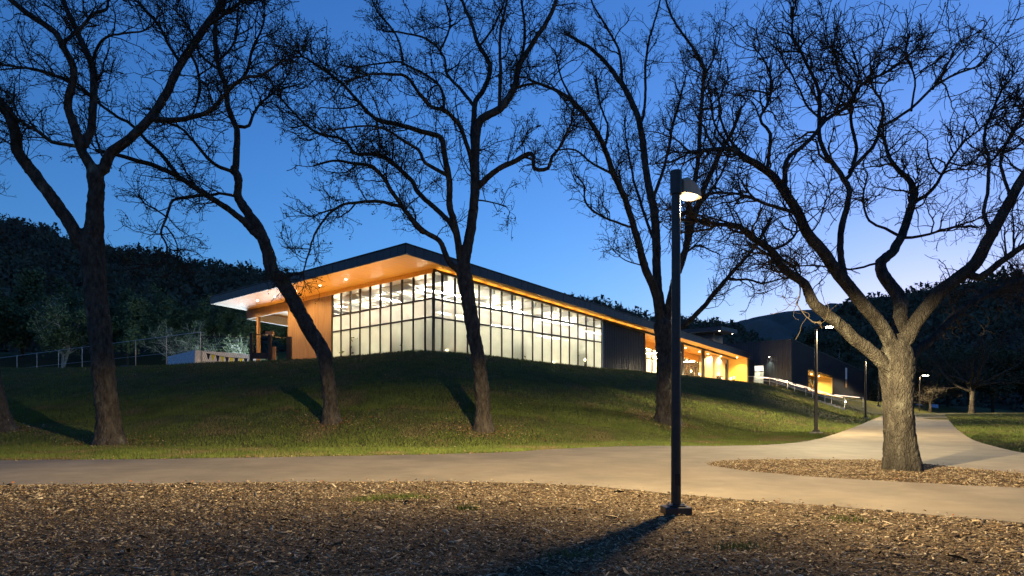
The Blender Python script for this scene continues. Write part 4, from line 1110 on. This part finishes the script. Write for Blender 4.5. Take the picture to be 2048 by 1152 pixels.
L5 = [([(1790,765),(1772,735),(1744,709),(1706,675),(1664,640),(1629,612),(1617,592),(1606,570),(1558,533),(1541,500),(1504,474),(1477,452),(1428,447),(1395,441)],36,6,-.18),
 ([(1541,500),(1579,484),(1595,452),(1568,409)],7,3,.4),
 ([(1792,735),(1782,695),(1761,647),(1723,600),(1681,554),(1649,506),(1617,468),(1595,420),(1563,371),(1531,339),(1488,312),(1461,296),(1423,299),(1375,304)],36,7,-.1),
 ([(1565,375),(1568,323),(1611,285),(1649,242),(1703,210),(1724,172),(1784,140),(1840,90)],12,4,.35),
 ([(1594,425),(1536,409),(1488,393),(1428,388),(1385,395)],9,4,-.45),
 ([(1533,342),(1541,269),(1520,237),(1541,188),(1536,145),(1515,102)],9,3,.4),
 ([(1690,565),(1687,538),(1684,468),(1698,420),(1703,377),(1692,355),(1665,323),(1644,280),(1644,231),(1644,178),(1611,113),(1585,65),(1585,35)],16,4,.15),
 ([(1697,352),(1714,301),(1703,237),(1708,188),(1681,151),(1670,100)],10,3,.5),
 ([(1701,340),(1746,296),(1762,253),(1768,210),(1746,167),(1740,105)],10,3,-.3),
 ([(1762,255),(1821,221),(1864,178),(1918,145),(1961,129),(1983,102)],8,3,-.3),
 ([(1796,725),(1798,680),(1800,605),(1786,581),(1762,549),(1757,527),(1778,511),(1800,474),(1821,420),(1821,371),(1800,344),(1778,317),(1770,280)],34,6,.5),
 ([(1800,474),(1768,457),(1735,441),(1724,393),(1735,350)],8,3,.4),
 ([(1823,405),(1864,377),(1897,323),(1929,280),(1960,260)],9,3,-.35),
 ([(1797,478),(1843,474),(1897,457),(1950,440)],8,3,-.5),
 ([(1794,735),(1806,692),(1831,650),(1866,605),(1891,575),(1940,538),(1967,495),(1988,457),(2010,420),(2047,355),(2085,290),(2110,200)],38,14,-.15),
 ([(1982,468),(1969,425),(1975,388),(1977,323),(1967,280),(1985,220),(2010,170)],10,4,.3),
 ([(1935,545),(1961,554),(1999,527),(2048,490),(2110,450)],19,10,-.3),
 ([(1797,765),(1814,728),(1838,699),(1873,675),(1907,636),(1950,600),(2010,570),(2080,550)],28,10,.55),
 ([(1649,242),(1620,220),(1600,180),(1570,130)],6,3,.4),([(1703,210),(1720,150),(1700,90)],6,3,-.3),([(1821,221),(1830,160),(1810,110)],5,3,.4),
 ([(1488,312),(1450,260),(1440,200),(1460,150)],7,3,.3),([(1461,296),(1430,250),(1420,180)],6,3,-.4),([(1864,178),(1900,120),(1920,90)],5,2,.2),
 ([(2025,395),(2000,330),(2020,270),(2048,230)],9,4,.3),([(1617,468),(1640,440),(1650,400)],5,2,-.4),([(1757,527),(1700,540),(1640,535),(1580,532)],6,3,-.4),
 ([(1724,172),(1690,120),(1650,90)],5,2,.3),([(1541,188),(1500,180),(1460,200)],5,2,-.2),([(1897,323),(1930,330),(1960,310)],4,2,.2)]
oak('rough dark oak with a thick straight trunk near the fence crest', (222,888), T1, L1, 11, M_bark, M_twig, 220, 1500, 4200, 2600, (1.0,3.0), (.5,1.4), (.2,.6))
oak('slender oak bending left across the wooden wall and glass corner', (665,845), T2, L2, 12, M_bark, M_twig, 190, 1300, 3600, 2600, (1.0,2.8), (.5,1.3), (.2,.55))
oak('leafing oak with forked trunk standing before the long glass wall', (968,861), T3, L3, 13, M_bark, M_twig, 300, 2400, 7000, 7000, (1.0,2.6), (.45,1.2), (.2,.55))
oak('upright oak whose trunk stands right behind the black lamp pole', (1335,846), T4, L4, 14, M_bark, M_twig, 320, 2200, 6400, 2600, (1.0,2.6), (.45,1.2), (.2,.5), up=.16)
oak('broad pale-trunked oak spreading over the mulch island', (1805,943), T5, L5, 15, M_bark_grey, M_twig_grey, 480, 2900, 7200, 0, (.8,2.0), (.35,1.0), (.14,.42), tr=(.010,.0065,.0045), leafsize=.05, lo1=.42, vox=.026, rm=.07, rtop=.095, lw=.90, flr=.10)
oak('oak trunk cut off by the frame at the far end of the lawn', (8,862), [(8,864,44),(-4,820,36),(-14,770,33),(-26,700,31),(-45,600,30),(-60,520,28)],
    [([(-60,520),(-80,420),(-70,300),(-110,200)],20,8,.2),([(-62,510),(-30,440),(-25,400),(-40,330),(-70,250)],12,5,-.1),([(-66,480),(-120,400),(-150,300)],16,8,.1)], 16, M_bark, M_twig, 40, 300, 800, 200)

# ------------------------------------------------------------------ background trees
def tree_meshes(seed, h, leafy, bark_w=.2, nl=9, spreadf=.55, leafn=5200, lsize=.42, multi=1):
    r = np.random.default_rng(seed); parts = []; lim = []
    for m in range(multi):
        a0 = r.random()*6.28; lean = .0 if multi == 1 else .35
        ht = h*(.35 if leafy else .30)
        tp = np.array([[0,0,-.4,bark_w*1.5],[.05*math.cos(a0),.05*math.sin(a0),ht*.25,bark_w],[lean*ht*.5*math.cos(a0),lean*ht*.5*math.sin(a0),ht*.6,bark_w*.9],[lean*ht*math.cos(a0),lean*ht*math.sin(a0),ht,bark_w*.8]])
        c = catmull(tp, .3); parts.append(limbtube(c[:,:3], c[:,3], 9, r, .1)); top = c[-1,:3]
        for k in range(nl):
            a = a0*0+2*math.pi*k/nl+r.uniform(-.4,.4); el = r.uniform(.35, 1.25); L = h*(.62+.1*r.random())*(.75+.25*math.sin(el))
            d = np.array([math.cos(a)*math.cos(el)*spreadf/.55, math.sin(a)*math.cos(el)*spreadf/.55, math.sin(el)]); p = top*(.75+.25*r.random()); pts = [[*p, bark_w*.55]]
            for q in range(5):
                d = d+r.normal(size=3)*.22+np.array([0,0,.04]); d /= np.linalg.norm(d); p = p+d*L/5; pts.append([*p, bark_w*.55*(1-.17*(q+1))])
            q = catmull(pts, .4); parts.append(limbtube(q[:,:3], q[:,3], 6, r, .08)); lim.append(resamp(q[:,:3], q[:,3], 14))
    PP = np.stack([l[0] for l in lim]); PR = np.stack([l[1] for l in lim])
    A = grow(r, (PP, PR), 90*multi if leafy else 160, h*.10, h*.22, (30,75), .22, .1, 6, (.03,.06), .016, .2)
    Bq = grow(r, A, 500 if leafy else 1500, h*.04, h*.10, (30,80), .25, .08, 4, (.012,.03), .011, .1)
    parts += [tubes(A[0], A[1], 4), tubes(Bq[0], Bq[1], 3)]
    V, Q = join(parts); trunk = mesh_np('trunk', V, [Q]); crown = None
    if leafy:
        tips = Bq[0][r.integers(0, len(Bq[0]), leafn), r.integers(1, 4, leafn)]
        V, Q = leafquads(r, tips, lsize, 2, h*.028); crown = mesh_np('crown', V, [Q])
    return trunk, crown
VAR = {'leafy0': tree_meshes(31, 12, True), 'leafy1': tree_meshes(32, 12, True, .22, 11, .75), 'leafy2': tree_meshes(33, 12, True, .18, 8, .5, 3600, .36, 2),
       'pale': tree_meshes(34, 12, True, .15, 5, .6, 1500, .30, 3), 'bare': tree_meshes(35, 12, False, .30, 11, .85)}
MV = {'leafy0': (M_bark, M_leaf), 'leafy1': (M_bark, M_leaf), 'leafy2': (M_pale_bark, M_leaf), 'pale': (M_pale_bark, M_leaf), 'bare': (M_bark, None)}
def bgtree(var, px, d, h, label, group=None, rz=None, z=None, name='tree', leafm=None):
    x = (px-CX)/F*d; z = h1(x, d) if z is None else z
    o = empty(name, (x, d, z-.1), random.random()*6.28 if rz is None else rz, label, 'tree', group); s = h/12.; o.scale = (s*random.uniform(.95,1.1), s*random.uniform(.95,1.1), s)
    tm, cm = VAR[var]; link('trunk', tm, MV[var][0], o)
    if cm:
        c = link('crown', cm, MV[var][1], o)
        if leafm: c.material_slots[0].link = 'OBJECT'; c.material_slots[0].material = leafm
    return o
GLs = 'trees behind the pool fence'; GRs = 'dark trees beyond the path'
for var, px, d, h, lab in [
  ('leafy1', -40, 104, 14, 'dense green tree at the edge of the view behind the fence'),
  ('leafy0', 45, 110, 14.5, 'full green tree behind the fence left of the thick dark oak'),
  ('leafy2', 125, 101, 13, 'pale-limbed green tree rising behind the fence rail'),
  ('leafy1', 175, 112, 13.5, 'green tree half hidden by the thick dark oak'),
  ('leafy0', 255, 103, 11.5, 'green tree just past the thick dark oak trunk'),
  ('leafy1', 310, 116, 13, 'shadowy tree behind the slanted board'),
  ('pale', 366, 100, 9.5, 'small thin tree with fanned stems behind the end of the white wall'),
  ('leafy1', 415, 120, 12, 'dark tree under the tip of the roof'),
  ('pale', 458, 92, 9.0, 'white-limbed tree behind the pennants and gate'),
  ('leafy0', 520, 118, 11, 'dark tree seen through the open porch'),
  ('leafy1', 590, 122, 11, 'dark tree at the back of the porch beside the wooden wall')]:
    bgtree(var, px, d, h, lab, GLs, z=h1((px-CX)/F*d, d)-.6)
for var, px, d, h, lab in [
  ('leafy0', 1625, 128, 15.5, 'leafy tree rising behind the roof of the dark building'),
  ('leafy2', 1690, 120, 13, 'leafy tree past the far corner of the dark building'),
  ('leafy2', 1738, 112, 9, 'low leafy tree between the two slim lamp posts'),
  ('leafy1', 1800, 126, 14, 'dark tree hidden behind the pale oak trunk'),
  ('leafy1', 1895, 122, 14, 'dark leafy tree behind the twisted stem'),
  ('leafy0', 1985, 118, 13, 'dark leafy tree behind the bare dark oak'),
  ('leafy1', 2060, 112, 14, 'dark leafy tree at the edge of the field')]:
    bgtree(var, px, d, h, lab, GRs, z=2.5, leafm=M_leaf_dark)
bgtree('bare', 1945, 97, 14.5, 'bare dark spreading oak standing at the top of the field', None, .6, 2.64)
bgtree('bare', 1860, 103, 8.5, 'small twisted bare tree beside the distant lamp post', None, 2.2, 2.64)
bgtree('bare', 1818, 106, 7, 'small bare tree left of the distant lamp post', None, 4., 2.64)
for i, (px, w_, lab) in enumerate([(1838, 1.1, 'narrow pale blue board standing beyond the path crest'), (1867, 1.6, 'wider pale blue board beyond the path crest behind the twisted tree')]):
    x = (px-CX)/F*112
    o = empty('notice_board', (x, 112, 2.64), 0, lab, 'board'); MB().box(-w_/2, w_/2, 0, .08, .35, 1.75).build('panel', mat('pale_blue_board', (.42,.55,.75), rough=.6), o)
    for s_ in (-1, 1): MB().box(s_*w_*.4-.04, s_*w_*.4+.04, .081, .15, -.1, 1.7).build('post', M_steel, o)

# ------------------------------------------------------------------ mulch chips
def chips(name, poly, N, region, label, smin, smax, seed, cols, thin=True, zoff=.02, amp=.05, weight=None):
    r = np.random.default_rng(seed); x = r.uniform(region[0], region[1], N*4); y = region[2]+(region[3]-region[2])*r.random(N*4)**1.35
    ok = pip(poly, x, y)&(np.abs(x) < y*.80+1.2); x = x[ok][:N]; y = y[ok][:N]; n = len(x)
    ed = polydist(poly, x, y)
    z = PB(y)+.010+smooth01(ed/.5)*amp*(vnoise(x*1.6, y*1.6, 3)*.6+vnoise(x*5, y*5, 4)*.4)+r.random(n)**2*zoff
    L = (smin+(smax-smin)*r.random(n)**2.2); W = L*(.12+.22*r.random(n)); T = W*(.25+.3*r.random(n))
    a = r.random(n)*6.283; tilt = r.normal(size=n)*.22; c, s = np.cos(a), np.sin(a)
    u = np.stack([c*np.cos(tilt), s*np.cos(tilt), np.sin(tilt)], 1)*L[:,None]*.5; roll = r.normal(size=n)*.35
    v = np.stack([-s*np.cos(roll), c*np.cos(roll), np.sin(roll)], 1)*W[:,None]*.5; w = np.cross(u/np.linalg.norm(u,axis=1)[:,None], v/np.linalg.norm(v,axis=1)[:,None])*T[:,None]
    p = np.stack([x, y, z], 1); tp = (.25+.7*r.random((n,1))); bend = w*r.uniform(-1.5,1.5,(n,1))
    V = np.stack([p-u-v*tp, p-u+v*.8, p+v+bend, p+u+v*.6, p+u-v*tp*.8, p-v+bend], 1); V2 = V+w[:,None,:]
    A = np.concatenate([V, V2], 1).reshape(-1,3); b = (np.arange(n)*12)[:,None]
    f = [(6,7,8,11),(11,8,9,10),(0,1,7,6),(3,4,10,9),(4,5,11,10),(5,0,6,11)]
    Q = np.concatenate([b+np.array([q]) for q in f])
    me = mesh_np(name, A, [Q])
    for m in cols: me.materials.append(m)
    mi = r.choice(len(cols), n, p=[.31,.24,.26,.19][:len(cols)]); me.polygons.foreach_set('material_index', np.tile(mi, 6).astype(np.int32))
    return tag(link(name, me), label, 'mulch chips', kind='stuff')
CH = [mat('chip_brown', (.12,.072,.036), (.19,.122,.064), rough=.9, scale=3, spec=.15), mat('chip_dark', (.035,.024,.016), (.07,.048,.03), rough=.95, scale=3, spec=.1),
      mat('chip_tan', (.27,.19,.105), (.38,.28,.165), rough=.85, scale=3, spec=.2), mat('chip_grey', (.36,.28,.18), (.48,.39,.265), rough=.85, scale=3, spec=.2)]
chips('wood_chips', BEDVIS, 130000, (-14, 14, 5.2, 14.5), 'loose wood chips covering the ground before the path', .015, .066, 21, CH)
chips('wood_chips', BEDVIS, 1500, (-14, 14, 5.2, 14), 'larger splinters and sticks lying on the wood chips', .05, .18, 22, CH, zoff=.03)
chips('wood_chips', ISLVIS, 34000, (4, 18, 12, 20.5), 'wood chips covering the mulch island', .02, .07, 23, CH, amp=.07)
# chips strayed onto the path
def edge_strays(E, N, seed, off):
    r = np.random.default_rng(seed); e = np.array([p for p in E if abs(p[0]) < 15 and p[1] < 22]); k = r.integers(0, len(e), N)
    return e[k]+np.stack([r.normal(size=N)*.1, off*np.abs(r.normal(size=N))*.12], 1)

# ------------------------------------------------------------------ grass blades
def blades(name, x, y, hgt, label, seed, mats, w=.008):
    r = np.random.default_rng(seed); n = len(x); z = H(x, y)-.004
    h = hgt*(.45+.75*r.random(n)); a = r.random(n)*6.283; le = r.random(n)*.55*h; b = r.random(n)*6.283
    p = np.stack([x, y, z], 1); s = np.stack([np.cos(a), np.sin(a), np.zeros(n)], 1)*w*(.6+.8*r.random((n,1)))
    t = p+np.stack([np.cos(b)*le, np.sin(b)*le, h], 1)
    V = np.stack([p-s, p+s, t], 1).reshape(-1,3)
    me = mesh_np(name, V, [np.arange(3*n).reshape(-1,3)])
    for m in mats: me.materials.append(m)
    clus = vnoise(x*.8, y*.8, 13)+.35*(r.random(n)-.5); mi = np.where(clus > .62, 1, np.where(clus < .27, 2, 0))
    me.polygons.foreach_set('material_index', np.minimum(mi, len(mats)-1).astype(np.int32)); return tag(link(name, me), label, 'grass', kind='stuff')
GM = [mat('grass_green', (.068,.092,.016), (.10,.125,.026), rough=.7, scale=1.2, spec=.2), mat('grass_light', (.098,.128,.022), (.13,.155,.034), rough=.7, scale=1.2, spec=.2), mat('grass_dry', (.12,.10,.042), (.17,.14,.062), rough=.8, scale=1.2, spec=.15)]
def scatter(N, d0, d1, seed, pw=1.6, pxlo=-60, pxhi=2110):
    r = np.random.default_rng(seed); d = d0+(d1-d0)*r.random(N)**pw; px = pxlo+(pxhi-pxlo)*r.random(N); return (px-CX)/F*d, d
PA = np.array(PATHPOLY)
def offpath(x, y):
    ok = ~pip(PATHPOLY, x, y); 
    ok &= ~pip(ISLAND, x, y); return ok
x, y = scatter(330000, 17.5, 34, 41, 1.3); ok = offpath(x, y)&(y > np.interp(x, [-40,-12,0,6,12,14], [18,18,19,20,20,20]))
bld_l = np.array([p for p in E_l])
blades('grass', x[ok], y[ok], .085, 'short green grass of the lawn beside the path', 42, GM, .010)
x, y = scatter(260000, 30, 80, 43, 1.5); t_ = (x-CB[0])*RD[0]+(y-CB[1])*RD[1]; q_ = (x-CB[0])*NR[0]+(y-CB[1])*NR[1]
ok = offpath(x, y)&~((t_ > -3.7)&(q_ < .1))&~((t_ > 45.4)&(t_ < 48.4)&(q_ > 3)&(q_ < 13.5))&~((t_ > 27)&(q_ < 1.8))
blades('grass', x[ok], y[ok], .12, 'grass covering the bank up to the hall', 44, GM, .018)
# weeds in the mulch
for k, (px, py, rad, n, lab) in enumerate([(800,1000,.45,500,'green weed tuft in the mulch near the path edge'),(735,1005,.30,200,'small weed patch beside the larger tuft'),(935,1022,.2,140,'lone weed sprig in the bright mulch'),(1690,1046,.28,200,'weed sprouts in the mulch right of the lamp post'),(1480,1103,.25,160,'weed sprouts in the chips in front of the lamp post'),(1135,1120,.3,120,'weed sprouts near the shadow of the lamp post')]):
    cx_, cy_ = pl(px, py); r = np.random.default_rng(60+k)
    xw = cx_+r.normal(size=n)*rad*.6; yw = cy_+r.normal(size=n)*rad*.35
    o = blades('weeds', xw, yw, .09, lab, 70+k, GM[:2], .006); o['category'] = 'weeds'
    o.location.z = .03

# ------------------------------------------------------------------ fallen leaves
def litter(name, x, y, label, seed, on=0.):
    r = np.random.default_rng(seed); n = len(x); p = np.stack([x, y, H(x, y)+.012+.05*r.random(n)+on], 1)
    a = r.normal(size=(n,3)); a[:,2] *= .35; a = norm(a); b = norm(np.cross(a, np.array([0,0,1.])+.5*r.normal(size=(n,3)))); sz = (.014+.026*r.random((n,1)))*(1+np.clip((y-20)/25, 0, 1.2))[:,None]
    V = np.stack([p-a*sz, p+b*sz*.5, p+a*sz, p-b*sz*.5], 1).reshape(-1,3); me = mesh_np(name, V, [np.arange(4*n).reshape(-1,4)])
    for m in LM: me.materials.append(m)
    me.polygons.foreach_set('material_index', r.integers(0, len(LM), n).astype(np.int32)); return tag(link(name, me), label, 'leaf litter', kind='stuff')
LM = [mat('dead_leaf_brown', (.13,.075,.035), (.19,.12,.06), rough=.8, scale=3), mat('dead_leaf_tan', (.28,.20,.11), (.36,.27,.16), rough=.8, scale=3), mat('dead_leaf_rust', (.16,.06,.025), (.22,.09,.04), rough=.8, scale=3)]
r_ = np.random.default_rng(90)
xs_, ys_ = [], []
for o in [q for q in bpy.data.objects if q.name.startswith('oak_tree')]:
    n = 1500 if o.location.y > 20 else 350; rad = np.abs(r_.normal(size=n))*1.1+.3; an = r_.random(n)*6.283
    xs_.append(o.location.x+rad*np.cos(an)*1.3); ys_.append(o.location.y+rad*np.sin(an)*.9)
xs_ = np.concatenate(xs_); ys_ = np.concatenate(ys_); ok = ~pip(PATHPOLY, xs_, ys_)
litter('leaf_litter', xs_[ok], ys_[ok], 'brown fallen leaves gathered round the oak trunks', 91)
x, y = scatter(5200, 18, 50, 92, 1.3); ok = offpath(x, y)&~((x-CB[0])*RD[0]+(y-CB[1])*RD[1] > -4)
litter('leaf_litter', x[ok], y[ok], 'scattered fallen leaves on the lawn', 93)
st_ = np.concatenate([edge_strays(E_near, 260, 94, .7), edge_strays(E_il, 90, 95, -.6), edge_strays(E_it, 70, 96, .6), edge_strays(E_l, 260, 97, -1.5)])
litter('leaf_litter', st_[:,0], st_[:,1], 'stray chips and leaves blown onto the edges of the path', 98, .012)
